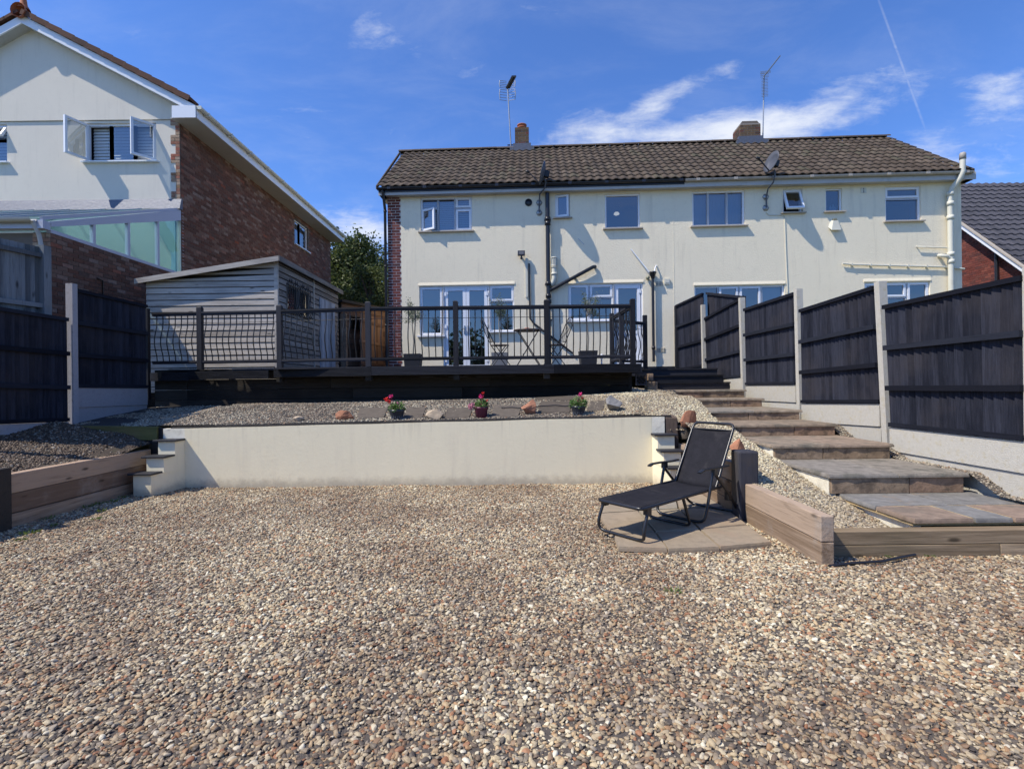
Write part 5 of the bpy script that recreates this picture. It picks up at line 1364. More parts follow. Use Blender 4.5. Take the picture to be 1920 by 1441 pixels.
# gravel boards under the panels
def gboard(BL, BR, z0l, z0r, drop=0.0):
    b = MB(); th = .05
    b.hexa([(BL.x - .022 , BL.y, z0l), (BR.x - .022, BR.y, z0r), (BR.x + th - .02, BR.y, z0r), (BL.x + th - .02, BL.y, z0l), (BL.x - .022, BL.y, BL.z), (BR.x - .022, BR.y, BR.z), (BR.x + th - .02, BR.y, BR.z), (BL.x + th - .02, BL.y, BL.z)])
    b.build('gravel_board', 'concrete', rf)
for (tl, dl, tr, dr, bl, br, rl, nb), n_ in zip(panels[:4], (3, 3, 2, 1)):
    BL, BR = F(*bl, dl), F(*br, dr); zl, zr_ = BL.z - .004, BR.z - .004
    for k in range(n_):
        A = Vector((BL.x + (.018 if k else 0), BL.y, zl - .297 * k - (.004 if k else 0))); C_ = Vector((BR.x + (.018 if k else 0), BR.y, zr_ - .297 * k - (.004 if k else 0)))
        gboard(A, C_, A.z - .29, C_.z - .29)
for k, (ptop, pbot, wpx) in {4: ((1650.5, 528), (1668, 828), 15), 3: ((1496.5, 542), (1503, 778), 11), 2: ((1390.5, 558), (1397, 738), 9)}.items():
    T_, B_ = F(*ptop, dp[k]), F(*pbot, dp[k]); cpost(rf, B_.x, dp[k], B_.z - .35, T_.z, lean=(T_.x - B_.x, 0))
T_, B_ = F(1320, 571, 12.2), F(1323, 690, 12.2); cpost(rf, B_.x - .02, 12.22, B_.z - .3, T_.z, lean=(T_.x - B_.x, 0), w=.085, slot=False)
T_, B_ = F(1929, 500, dp[5]), F(1932, 900, dp[5]); cpost(rf, B_.x + .04, dp[5], .2, T_.z, lean=(0, 0))
b = MB(); TA = F(1270, 574, 13.25); b.box(TA.x - .1, TA.x - .02, 13.1, 13.2, 1.7, TA.z); b.build('fence_post', 'deck_post', rf)
# taller panel of the fence behind with its sloping cap
bk = thing('fence_panel', 'dark fence panel with a downward sloping top rising behind the garden fence', 'fence', (4.85, 11.5, 2.8))
A, B_, C_, D_ = F(1321, 550, 12.45), F(1390, 557.5, 10.55), F(1326, 720, 12.45), F(1393, 712, 10.55)
for q in (A, B_, C_, D_): q.x += .07
panel(bk, B_, A, D_, C_, [], 18, side=1)

# left garden fence ----------------------------------------------------
lf = thing('garden_fence', 'black stained panel fence on concrete gravel boards in shade on the left', 'fence', (-6.5, 7.0, .8))
def lpnl(xa, ta, ba, da, xb, tb_, bb_, db, nb, rails=(.335, .665)):
    TL, TR, BL, BR = F(xa, ta, da), F(xb, tb_, db), F(xa, ba, da), F(xb, bb_, db)
    TL.x = BL.x = TR.x = BR.x = -6.5
    panel(lf, TL, TR, BL, BR, rails, nb, side=-1)
    b = MB(); b.bar(BL + Vector((.02, 0, .03)), BR + Vector((.02, 0, .03)), .04, .05); b.build('bottom_rail', 'fence_rail', lf)
    return BL, BR
def lboards(BL, BR, n_):
    for k in range(n_):
        z1a = BL.z - .004 - .297 * k; z1b = BR.z - .004 - .297 * k; xo = .022 - .015 * k
        b = MB(); b.hexa([(-6.55, BL.y, z1a - .29), (-6.5 + xo, BL.y, z1a - .29), (-6.5 + xo, BR.y, z1b - .29), (-6.55, BR.y, z1b - .29), (-6.55, BL.y, z1a), (-6.5 + xo, BL.y, z1a), (-6.5 + xo, BR.y, z1b), (-6.55, BR.y, z1b)]); b.build('gravel_board', 'concrete_grey', lf)
d_ = lambda px: 6.5 * 960 / (960 - px + .0113 * 60)
BL, BR = lpnl(-40, 573, 796.5, d_(-40), 126, 599, 790, d_(126), 19); lboards(BL, BR, 1)
BL, BR = lpnl(139, 543, 726.5, d_(139), 275, 574, 727.5, d_(275) , 19); lboards(BL, BR, 2)
BL2, BR2 = Vector((-6.5, BL.y - 3.95, BL.z - .45)), None
pp = F(132, 532, 7.55); cpost(lf, -6.48, 7.55, .55, pp.z, mat='concrete_grey', lean=(.0, 0))
pp = F(269, 578, 9.2); cpost(lf, -6.56, 9.22, 1.2, pp.z, mat='deck_post', w=.07, slot=False)
cpost(lf, -6.5, 5.66, .3, 2.6, mat='concrete_grey')
# pale weathered fence of the neighbour
gf_ = thing('neighbour_fence', 'pale blue grey weathered board fence rising above the black fence at the left edge', 'fence', (-6.7, 6.3, 1.0))
dd = lambda px: 6.68 * 960 / (960 - px)
TLg, TRg = F(-60, 428, dd(-60)), F(76, 459, dd(76)); TLg.x = TRg.x = -6.68
BLg, BRg = Vector((-6.68, TLg.y, 1.5)), Vector((-6.68, TRg.y, 1.5))
H1 = TRg.z - 1.5
panel(gf_, TLg, TRg, BLg, BRg, [1 - .15 / H1, 1 - .86 / H1], 13, mat='fence_grey', rmat='fence_grey', cap=False)
p = F(86, 461, 7.3); b = MB(); b.box(-6.72, -6.60, 7.24, 7.36, 1.0, p.z); b.build('fence_post', 'fence_grey', gf_)

# ================================================================== DECK
YD = 8.80
deck = thing('raised_deck', 'black stained timber deck with balustrade in front of the houses', 'deck', (-2, YD, 1.2))
posts = [(-5.55, 9.13), (-4.09, 9.04), (-2.46, YD), (-.955, YD), (.605, YD), (2.085, YD)]
PE = (-6.48, 9.2)
for (x, y) in posts:
    b = MB(); b.box(x - .042, x + .042, y - .042, y + .042, 1.73, 2.83); b.prism([(x - .042, y - .042, 2.83), (x + .042, y - .042, 2.83), (x + .03, y - .03, 2.845), (x - .03, y - .03, 2.845)], (0, .072, 0)); b.build('newel_post', 'deck_post', deck)
def balus(x, y, nx, ny, z0, z1, amp=.065):
    b = MB(); pts = []
    for k in range(9):
        t = k / 8; bow = amp * (math.sin(math.pi * min(1, max(0, (t - .05) / .75)) ) ** 1.5 if t < .8 else 0)
        pts.append((x + nx * bow, y + ny * bow, z0 + (z1 - z0) * t))
    b.tube(pts, .0095, 5); return b
def bay(a, c, zt=2.74, zb=1.87, z_rod=2.555, nb=None, matr='deck', out=None):
    a, c = Vector((a[0], a[1], 0)), Vector((c[0], c[1], 0)); d = (c - a).normalized(); nv = Vector((d.y, -d.x, 0)) if out is None else Vector(out)
    L = (c - a).length
    b = MB(); p, q = a + d * .043, c - d * .043
    b.bar(p + Vector((0, 0, zt)), q + Vector((0, 0, zt)), .075, .028); b.build('top_rail', matr, deck)
    b = MB(); b.bar(p + Vector((0, 0, zt - .032)), q + Vector((0, 0, zt - .032)), .05, .034); b.build('top_rail_moulding', matr, deck)
    b = MB(); b.bar(p + Vector((0, 0, zb)), q + Vector((0, 0, zb)), .065, .035); b.bar(p + Vector((0, 0, zb - .028)), q + Vector((0, 0, zb - .028)), .045, .02); b.build('bottom_rail', matr, deck)
    b = MB(); b.tube([p + Vector((0, 0, z_rod)), q + Vector((0, 0, z_rod))], .005, 5); b.build('cross_rod', 'dark_metal', deck)
    n = nb or max(2, int(round(L / .113)) - 1)
    for k in range(1, n + 1):
        m = a.lerp(c, k / (n + 1)); balus(m.x, m.y, nv.x, nv.y, zb + .015, zt - .045).build('baluster', 'dark_metal', deck)
bay(PE, posts[0], nb=7)
for i in range(5): bay(posts[i], posts[i + 1])
# return along the right side and the short stair bay
r1, r2 = (2.075, 9.65), (2.06, 10.5)
for (x, y) in (r1, r2):
    b = MB(); b.box(x - .042, x + .042, y - .042, y + .042, 1.73, 2.83); b.build('newel_post', 'deck_post', deck)
bay(posts[5], r1, matr='deck_y', out=(.9, 0, 0)); bay(r1, r2, matr='deck_y', out=(.9, 0, 0))
s1 = (F(1209.5, 640, 11.1).x, 11.1)
b = MB(); b.box(s1[0] - .042, s1[0] + .042, s1[1] - .042, s1[1] + .042, 1.70, F(1209, 591, 11.1).z); b.build('newel_post', 'deck_post', deck)
bay(r2, s1, zt=2.70, zb=1.87)
# fascia boards with grooves
def fascia(a, c, z0, z1, n=7, name='fascia_board'):
    b = MB(); a = Vector((a[0], a[1], 0)); c = Vector((c[0], c[1], 0)); hh = (z1 - z0) / n
    b.bar(a + Vector((0, .012, (z0 + z1) / 2)), c + Vector((0, .012, (z0 + z1) / 2)), .014, z1 - z0)
    for k in range(n): b.bar(a + Vector((0, 0, z0 + hh * (k + .5))), c + Vector((0, 0, z0 + hh * (k + .5))), .012, hh * .62)
    b.build(name, 'deck', deck)
zf0, zf1 = F(900, 701, 8.72).z, F(900, 684.5, 8.72).z
fascia((-4.17, 8.97), (-2.40, 8.73), zf0 - .01, zf1 - .012); fascia((-2.395, 8.73), (.72, 8.73), zf0, zf1); fascia((.725, 8.73), (2.20, 8.73), zf0, zf1)
fascia((-5.75, 9.09), (-4.28, 9.0), zf0 - .03, zf1 - .04); fascia((-6.5, 9.2), (-5.755, 9.12), zf0 - .05, zf1 - .05)
b = MB(); b.bar((2.205, 8.73, (zf0 + zf1) / 2), (2.205, 11.0, (zf0 + zf1) / 2), .025, zf1 - zf0); b.build('fascia_board', 'deck_y', deck)
# deck boards running across
y = YD + .02; k = 0
while y < 13.6:
    b = MB(); xl = SX1 + .02 if y > YS - .15 else (-6.5 if y > 9.3 else -4.1 - max(0, (y - 9.0) * 8))
    xl = max(xl, -6.5)
    b.box(xl, 2.17, y, y + .138, 1.705, 1.735); b.build('deck_board', 'deck', deck); y += .145
b = MB()
for x in (-6.3, -5.4, -4.2, -3.3, -2.46, -1.7, -.95, -.2, .6, 1.3, 2.05): b.box(x - .025, x + .025, 8.76 if x > -2.5 else 9.14, 13.5, zf0 - .0, 1.70)
b.build('joists', 'soot', deck)
for x, y in ((-2.46, 8.77), (-.95, 8.77), (.6, 8.77), (-4.1, 9.02)):
    b = MB(); b.box(x - .05, x + .05, y, y + .1, zf0 - .09, zf0 - .002); b.build('joist_end', 'soot', deck)
# timber retaining boards under the deck
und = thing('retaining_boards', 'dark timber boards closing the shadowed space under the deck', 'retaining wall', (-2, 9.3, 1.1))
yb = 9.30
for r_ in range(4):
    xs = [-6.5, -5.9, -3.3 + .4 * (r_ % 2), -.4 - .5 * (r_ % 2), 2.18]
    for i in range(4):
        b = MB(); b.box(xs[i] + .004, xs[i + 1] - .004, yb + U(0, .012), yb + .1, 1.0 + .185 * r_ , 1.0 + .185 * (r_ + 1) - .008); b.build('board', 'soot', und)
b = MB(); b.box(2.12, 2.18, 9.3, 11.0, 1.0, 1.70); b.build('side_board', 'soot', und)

# ================================================================== STEPS
steps = thing('garden_steps', 'broad stone steps with overhanging slabs climbing along the black fence', 'steps', (3.85, 7.5, .3))
SXl, SXr = 3.10, 4.55
spec = [('A', 4.16, 5.19, .27), ('B', 5.10, 6.2, .465), ('C', 6.10, 7.22, .64), ('D', 7.14, 8.1, .80), ('E', 8.02, 9.3, .95), ('F', 9.22, 10.0, 1.10), ('G', 9.92, 10.7, 1.25)]
def slab(parent, poly, z, th=.036, mat='stone', rough=.012, name='slab'):
    """riven slab with nibbled edges"""
    pts = []
    n = len(poly)
    for i in range(n):
        a, c = Vector(poly[i]), Vector(poly[(i + 1) % n]); L = (c - a).length; m = max(1, int(L / .07)); nn = Vector((c - a).normalized()); pr = Vector((-nn.y, nn.x))
        for k in range(m):
            q = a.lerp(c, k / m); j = rough * (noise.noise(Vector((q.x * 9, q.y * 9, z * 5))) + .3 * U(-1, 1)) if k else 0
            pts.append(q + pr * j)
    b = MB(); N = len(pts); cx = sum(p.x for p in pts) / N; cy = sum(p.y for p in pts) / N
    vs = [(p.x, p.y, z - th) for p in pts] + [(p.x + (cx - p.x) * .004, p.y + (cy - p.y) * .004, z - th * .45) for p in pts] + [(p.x + (cx - p.x) * .022, p.y + (cy - p.y) * .022, z + U(-.002, .002)) for p in pts]
    b.add(vs, [tuple(reversed(range(N)))] + [(i, (i + 1) % N, (i + 1) % N + N, i + N) for i in range(N)] + [(i + N, (i + 1) % N + N, (i + 1) % N + 2 * N, i + 2 * N) for i in range(N)] + [tuple(range(2 * N, 3 * N))])
    return b.build(name, mat, parent)
for i, (nm, y0, y1, zt) in enumerate(spec):
    xl = SXl + (.16 if nm == 'A' else .05 if nm == 'B' else 0); xr = SXr
    if nm == 'A':
        for (x0, x1, ya, yb_, mt) in ((xl, 3.95, 4.62, y1, 'stone_grey'), (3.965, 4.6, 4.62, y1, 'stone_grey'), (xl, 3.74, y0, 4.605, 'stone_brown'), (3.76, 4.06, y0, 4.605, 'stone_grey'), (4.08, 4.62, y0, 4.605, 'stone_brown')):
            slab(steps, [(x0, ya), (x1, ya), (x1, yb_), (x0, yb_)], zt, mat=mt, rough=.006)
        b = MB(); b.box(xl + .012, 4.6, y0 + .04, y1, zt - .065, zt - .037); b.box(xl + .1, 4.55, 4.604, 4.621, zt - .03, zt - .004); b.box(3.74, 3.76, y0 + .03, 4.60, zt - .03, zt - .004); b.box(4.06, 4.08, y0 + .03, 4.60, zt - .03, zt - .004); b.build('pointing', 'pointing', steps, kind='stuff')
        b = MB(); b.box(xl + .05, xl + .13, y0 + .10, y1, -.05, zt - .062); b.build('side_wall', 'white_paint', steps)
        b = MB(); b.box(xl + .14, 4.6, y0 + .12, y1, -.05, zt - .062); b.build('core', 'soot', steps)
        continue
    zl = spec[i - 1][3]
    cuts = [[.5], [.46], [.55], [.48], [.52], [.45]][i - 1]
    xs = [xl] + [xl + (xr - xl) * c for c in cuts] + [xr]
    for a, c in zip(xs[:-1], xs[1:]):
        slab(steps, [(a + .002, y0), (c - .002, y0), (c - .002, y1), (a + .002, y1)], zt, name='slab')
    xs = [xl + .03] + [xl + (xr - xl) * (.58 if i % 2 else .42)] + [xr - .04]
    for a, c in zip(xs[:-1], xs[1:]):
        b = MB(); b.box(a + .004, c - .004, y0 + .016 + U(0, .005), y0 + .060, zl + .001, zt - .037); b.build('riser_stone', 'stone_riser', steps, bevel=.004)
    b = MB(); b.box(xl + .045, xr - .05, y0 + .062, y1, .0 if zt < .9 else .7, zt - .047); b.build('core', 'mortar_dark', steps)
    b = MB(); b.box(xl + .03, xl + .10, y0 + .061, y1 - .01, zl - .25, zt - .048); b.build('side_wall', 'white_paint', steps)
# timber steps at the top
ts = thing('timber_steps', 'three black timber steps between the stone steps and the deck landing', 'steps', (3.85, 10.9, 1.25))
for (y0, zt, x0, x1, pl) in ((10.58, 1.405, 3.04, 4.52, 726.6), (10.93, 1.56, 3.0, 4.52, 712), (11.22, 1.71, 2.24, 4.52, 700)):
    b = MB(); b.box(x0, x1, y0, y0 + .5 if zt < 1.7 else 13.35, zt - .03, zt); b.build('tread', 'deck', ts)
    b = MB(); b.box(x0 + .01, x1 - .01, y0 + .02, y0 + .05, zt - .155, zt - .031); b.build('riser', 'deck', ts)
    b = MB(); b.box(x0 + .0, x0 + .03, y0 + .05, y0 + .5, zt - .25, zt - .031); b.build('stringer', 'deck_y', ts)
# lattice, brick pier and little wall next to the deck corner
la = thing('lattice_screen', 'small dark diagonal lattice screen under the deck corner', 'trellis', (2.4, 9.0, 1.35))
A = F(1192, 722, 8.9); B_ = F(1213, 700, 8.9)
fr_ = frame((A.x, 8.9, A.z), (1, 0, 0), (0, 1, 0)); w_l, h_l = B_.x - A.x, B_.z - A.z
b = MB(fr_); frame_bars(b, 0, w_l, 0, h_l, 0, .025, .022); b.build('frame', 'deck', la)
b = MB(fr_)
for k in range(-3, 4):
    for s_ in (1, -1):
        pts = []
        for t in [i / 20 for i in range(21)]:
            x = t * w_l; z = (h_l * .5 + k * .06) + s_ * (x - w_l / 2)
            if 0.01 < z < h_l - .01: pts.append((x, .012 + (.006 if s_ > 0 else 0), z))
        if len(pts) > 1: b.bar(pts[0], pts[-1], .004, .012, up=(0, 1, 0)) if False else b.bar(pts[0], pts[-1], .012, .005, up=(0, 1, 0))
b.build('lattice_slats', 'deck', la, kind='stuff')
bp = thing('brick_pier', 'small brown block pier beside the lattice screen', 'pier', (2.62, 9.35, 1.2))
for (x0, x1, y0, y1, cc) in ((1216, 1225, 700, 713, 9.2), (1215, 1233, 715, 731, 9.1)):
    a, c = F(x0, y1, cc), F(x1, y0, cc); b = MB(); b.box(a.x, c.x, cc, cc + .25, a.z, c.z); b.build('block', 'stone_riser', bp, bevel=.006)

# ================================================================== CREAM RETAINING WALL
rw = thing('retaining_wall', 'long low cream painted retaining wall with stepped ends', 'wall', (-1.3, 7.15, 0))
YW = 7.15; XWL, XWR = -4.58, 1.95
zwl, zwr = F(305, 803.5, YW).z, F(1245, 781, YW).z
b = MB(); nx = 60
def wz(x): return zwl + (zwr - zwl) * (x - XWL) / (XWR - XWL) + .008 * noise.noise(Vector((x * 1.3, 0, 0)))
xa, xb = F(306, 810, YW).x, F(1246, 790, YW).x
for i in range(nx):
    x0 = XWL + (XWR - XWL) * i / nx; x1 = XWL + (XWR - XWL) * (i + 1) / nx
    for (pl_, ph) in ((0, 1),):
        b.quad((x0, YW, -.06), (x1, YW, -.06), (x1, YW, wz(x1)), (x0, YW, wz(x0)))
        b.quad((x0, YW, wz(x0)), (x1, YW, wz(x1)), (x1, YW + .12, wz(x1)), (x0, YW + .12, wz(x0)))
b.build('front_face', 'wall_cream', rw)
for (x0, x1, side) in ((xa, XWL, -1), (XWR, xb, 1)):
    zz = wz(XWL) if side < 0 else wz(XWR); b = MB(); b.box(min(x0, x1), max(x0, x1), YW, YW + .12, .3, zz); b.build('wall_end', 'white_paint', rw)
ys = [6.66, 6.82, 6.99, 7.15]; zc3 = [.275, .475, .675]
for side, xi in ((-1, XWL), (1, XWR)):
    for k in range(3):
        sh = (-.13, -.07, -.03)[k] if side < 0 else (.10, .06, .03)[k]
        x_in = xi + sh; x_out = x_in + side * .23
        x0, x1 = min(x_in, x_out), max(x_in, x_out)
        bx0, bx1 = (x0, XWL + .002) if side < 0 else (XWR - .002, x1)
        b = MB(); b.hexa([(x0, ys[k], (zc3[k - 1] if k else -.06)), (x1, ys[k], (zc3[k - 1] if k else -.06)), (bx1, YW - .002, (zc3[k - 1] if k else -.06)), (bx0, YW - .002, (zc3[k - 1] if k else -.06)),
                          (x0, ys[k], zc3[k]), (x1, ys[k], zc3[k]), (bx1, YW - .002, zc3[k]), (bx0, YW - .002, zc3[k])])
        b.build('stepped_end', 'white_paint' if False else 'wall_cream', rw)
        b = MB(); b.box(x0 - .05, x1 + .04, ys[k] - .04, ys[k + 1] + .02, zc3[k] + .001, zc3[k] + .026); b.build('cap_slate', 'slate' if False else 'planter_black', rw, bevel=.004)
# membrane edging along the top
b = MB(); x = XWL - .2
while x < XWR + .22:
    h = .022 + .018 * noise.noise(Vector((x * 2.2, 4, 0))) + .006 * R()
    zz = zwl + (zwr - zwl) * (x - XWL) / (XWR - XWL)
    b.box(x, x + .052, YW + .015, YW + .075, zz - .04, zz + max(.006, h)); x += .05
b.build('edging_strip', 'liner', rw)

# ================================================================== SLEEPERS
def sleeper(parent, x0, x1, y0, y1, z0, z1, mat, bev=.008):
    b = MB(); b.box(x0, x1, y0, y1, z0, z1); return b.build('sleeper', mat, parent, bevel=bev)
sw = thing('sleeper_wall', 'reddish timber sleeper wall holding the soil bank on the left', 'retaining wall', (-5.1, 6, 0))
for k, z0 in enumerate((-.05, .155, .355)):
    sleeper(sw, -5.18, -5.07, 5.15, 7.18, z0, z0 + .197, 'sleeper_red')
    sleeper(sw, -5.18, -5.075, 2.6, 4.93, z0, z0 + .197, 'sleeper_red')
top_p = F(10, 878, 5.05)
b = MB(); b.box(-5.2, -5.02, 4.95, 5.13, -.1, top_p.z); top(b, 'timber_post', 'soot', 'dark timber post at the near end of the left sleeper wall', 'post', (-5.1, 5.04, 0), bevel=.01)
ms_ = thing('mossy_sleeper', 'mossy green sleeper edging the terrace beside the black block', 'edging', (-5.5, 7.3, .7))
b = MB(); b.bar(Vector((-6.1, 7.27, .79)), Vector((-4.98, 7.22, .77)), .10, .19); b.build('sleeper', 'sleeper_moss', ms_, bevel=.006)
A = F(292, 803, 7.2); b = MB(); b.box(A.x - .11, A.x + .10, 7.2, 7.38, .45, A.z + .01); top(b, 'timber_post', 'deck_post', 'black timber block at the left end of the cream wall', 'post', (A.x, 7.29, .45), bevel=.01)
A = F(1257, 778, 7.2); b = MB(); zt = A.z
b.hexa([(A.x - .075, 7.16, .45), (A.x + .11, 7.16, .45), (A.x + .11, 7.36, .45), (A.x - .075, 7.36, .45), (A.x - .085, 7.16, zt - .02), (A.x + .09, 7.16, zt - .035), (A.x + .09, 7.36, zt), (A.x - .085, 7.36, zt)])
top(b, 'timber_post', 'old_post', 'dark weathered timber post at the right end of the cream wall', 'post', (A.x, 7.26, .45), bevel=.015)
rs_ = thing('sleeper_wall', 'weathered sleeper wall running forward from the cream wall past the lounger', 'retaining wall', (2.35, 5.5, 0))
for k in range(3): sleeper(rs_, 2.30, 2.40, 5.37, 7.12, -.04 + .2 * k, -.04 + .2 * k + .196, 'sleeper_y')
for k in range(2): sleeper(rs_, 2.34 - .012, 2.43, 3.88, 5.14, -.02 + .2 * k, -.02 + .2 * k + .196, 'sleeper_y')
A = F(1390, 846, 5.16); b = MB(); b.box(2.275, 2.475, 5.15, 5.35, -.05, A.z); top(b, 'timber_post', 'peeled_post', 'thick black timber post between the two runs of sleepers', 'post', (2.37, 5.25, 0), bevel=.018)
fs = thing('front_sleepers', 'brown cracked sleepers set across the foot of the stone steps', 'edging', (3.8, 4.05, 0))
sleeper(fs, 2.445, 5.3, 4.055, 4.165, .098, .205, 'sleeper_x', .005); sleeper(fs, 2.445, 3.85, 4.052, 4.163, -.06, .094, 'sleeper_x', .005); sleeper(fs, 3.855, 5.3, 4.054, 4.163, -.06, .094, 'sleeper_x', .005)
# torn membrane
b = MB(); pts = [(2.36, 3.84, .012), (2.55, 3.88, .018), (2.8, 3.90, .022), (3.0, 3.97, .028), (3.15, 4.02, .03)]
b.tube(pts, .011, 6); top(b, 'membrane_edge', 'black_plastic', 'black edge of ground membrane poking out of the gravel by the sleepers', 'membrane', (2.7, 3.7, 0))

# ================================================================== PATIO SLABS UNDER THE LOUNGER
pt = thing('patio', None, None, (1.6, 4.9, 0), kind='structure')
def G(px, py, z=.045):
    r_ = ray(px, py); t = (z - EYE) / r_.z; p = Vector((0, 0, EYE)) + r_ * t; return (p.x, p.y)
def gs(*pp): return [G(*p) for p in pp]
zp = .045
A0 = G(1160, 1024); 
quads = [gs((1152, 1003), (1160, 1024), (1251, 1027), (1228, 997)), gs((1253, 1028), (1349, 1024.5), (1312, 993), (1230, 997)), gs((1351, 1024), (1447, 1015), (1402, 984), (1314, 992)),
         gs((1122, 962), (1151, 1001), (1227, 995.5), (1196, 957)), gs((1198, 957), (1229, 995), (1311, 991), (1272, 953)), gs((1274, 953), (1313, 990), (1401, 982), (1360, 950)),
         gs((1140, 936), (1123, 961), (1195, 956), (1200, 932)), gs((1202, 932), (1197, 956), (1271, 952), (1266, 928)), gs((1268, 928), (1273, 952), (1358, 949), (1335, 926))]
for q in quads:
    if sum((q[i][0] * q[(i + 1) % 4][1] - q[(i + 1) % 4][0] * q[i][1]) for i in range(4)) < 0: q = q[::-1]
    q = [(min(x, 2.29), y) for x, y in q]
    slab(pt, q, zp, th=.04, mat='patio', rough=.003, name='slab')

# paving stones set in the terrace
pv = thing('terrace_paving', None, None, (-1, 7.9, .95), kind='structure')
def T(px, py):
    # sight line down to the terrace surface
    d = 7.3
    while d < 9.6:
        p = F(px, py, d)
        if p.z <= terr(p.x, p.y) + .012: break
        d += .02
    return p
for (x0, x1, y0, y1) in ((668, 724, 765, 784), (757, 796, 765, 784), (834, 884, 765, 785), (921, 976, 760, 784), (1008, 1072, 753, 774), (1101, 1133, 752, 772), (1003, 1090, 744, 750)):
    a, c, e, f = T(x0, y1), T(x1 - 4, y1 - 1), T(x1 + 4, y0 - 1), T(x0 + 6, y0)
    if a.y > 9 or e.y - c.y < .05: continue
    o = slab(pv, [(a.x, a.y), (c.x, c.y), (e.x, e.y), (f.x, f.y)], 0, th=.03, mat='slate', rough=.02, name='paving_slab')
    for v in o.data.vertices: v.co.z += terr(v.co.x - 1, v.co.y + 7.9) + .020
b = MB(); pts = [T(940, 768), T(960, 767), T(985, 769), T(1010, 765), T(1040, 763), T(1060, 765), T(1080, 761)]
b.tube([p + Vector((0, 0, .03)) for p in pts], .008, 5); top(b, 'garden_cable', 'black_plastic', 'thin black cable lying over the terrace stones', 'cable', pts[0])

# ================================================================== ROCKS
def rock(px0, px1, pyt, pyb, mat, label, seed, d=None, depth=.8, tilt=0):
    base = T((px0 + px1) / 2, pyb) if d is None else F((px0 + px1) / 2, pyb, d)
    s_ = base.y / 960; w = (px1 - px0) * s_; h = (pyb - pyt) * s_
    rs = random.Random(seed); b = MB(); n = 3
    # convex stone: points on an ellipsoid cut by a few random planes
    import bmesh
    bm = bmesh.new(); bmesh.ops.create_icosphere(bm, subdivisions=3, radius=1)
    planes = [(Vector((rs.gauss(0, 1), rs.gauss(0, 1), rs.gauss(0, 1))).normalized(), rs.uniform(.38, .72)) for _ in range(15)]
    for v in bm.verts:
        for (nn, dd_) in planes:
            q = v.co.dot(nn)
            if q > dd_: v.co -= nn * (q - dd_)
        v.co *= 1 + .10 * noise.noise(v.co * 2.2 + Vector((seed, 0, 0))) + .05 * noise.noise(v.co * 6 + Vector((0, seed, 0)))
    xs = [v.co.x for v in bm.verts]; zs = [v.co.z for v in bm.verts]
    T4 = Matrix.Translation(base + Vector((0, w * .2, 0)))
    kx = w / (max(xs) - min(xs)); kz = (h * 1.12) / (max(zs) - min(zs)); mx = (max(xs) + min(xs)) / 2
    b.v = [((v.co.x - mx) * kx + base.x, v.co.y * kx * depth + base.y + w * .3, (v.co.z - min(zs)) * kz - h * .12 + base.z) for v in bm.verts]
    bm.verts.ensure_lookup_table()
    for f in bm.faces: b.f.append([v.index for v in f.verts]); b.r.append(0); b.sm.append(False)
    bm.free()
    o = top(b, 'rock', mat, label, 'rock', base, group='rocks on the gravel')
    return o
rock(625, 662, 769, 787, 'rock_red', 'low flat red brown rock, leftmost of the big ones above the wall', 1)
rock(548, 568, 780, 791, 'rock_tan', 'small pale stone left of the red rock on the terrace', 22)
rock(797, 831, 766, 789, 'rock_tan', 'tan rock between the left flower pot and the purple pot', 3)
rock(977, 1006, 749, 777, 'rock_red', 'upright orange rock right of the purple flower pot', 4)
rock(1137, 1170, 740, 771, 'rock_grey', 'pointed grey rock right of the rightmost flower pot', 12)
rock(1232, 1265, 740, 763, 'rock_grey', 'pale grey white rock beside the upper stone steps', 6, d=8.7)
rock(1275, 1310, 769, 798, 'rock_red', 'orange rock perched behind the dark timber post', 9, d=7.14)
rock(1272, 1300, 796, 822, 'slate', 'dark grey stone below the orange rock by the timber post', 18, d=7.15)
rock(1372, 1404, 822, 850, 'rock_red', 'orange brown rock half hidden by the thick black post', 25, d=5.9)

# ================================================================== FLOWER POTS
def flowers(parent, c, r, h, seed, blooms):
    rs = random.Random(seed); b = MB()
    for k in range(460):
        a = rs.uniform(0, 6.283); rr = r * math.sqrt(rs.random()); z = h * rs.random() * (1.15 - rr / r * .6)
        b.leaf((c[0] + rr * math.cos(a), c[1] + rr * math.sin(a), c[2] + z), rs.uniform(.018, .034), .9)
    for k in range(16):
        a = rs.uniform(0, 6.283); rr = r * .8 * rs.random(); b.tube([(c[0], c[1], c[2]), (c[0] + rr * math.cos(a), c[1] + rr * math.sin(a), c[2] + h * rs.uniform(.5, .9))], .002, 4, cap=False)
    b.build('foliage', 'leaf_ger', parent, kind='stuff')
    for (dx, dz, m, s_) in blooms:
        b = MB(); cc = Vector((c[0] + dx, c[1] - r * .45, c[2] + dz))
        b.tube([(c[0] + dx * .4, c[1], c[2]), cc], .0022, 4, cap=False)
        for k in range(46):
            d = Vector((rs.gauss(0, 1), rs.gauss(0, 1), rs.gauss(0, 1))).normalized() * s_ * rs.uniform(.5, 1)
            b.leaf(cc + d, s_ * .7, .95)
        b.build('flower', m, parent)
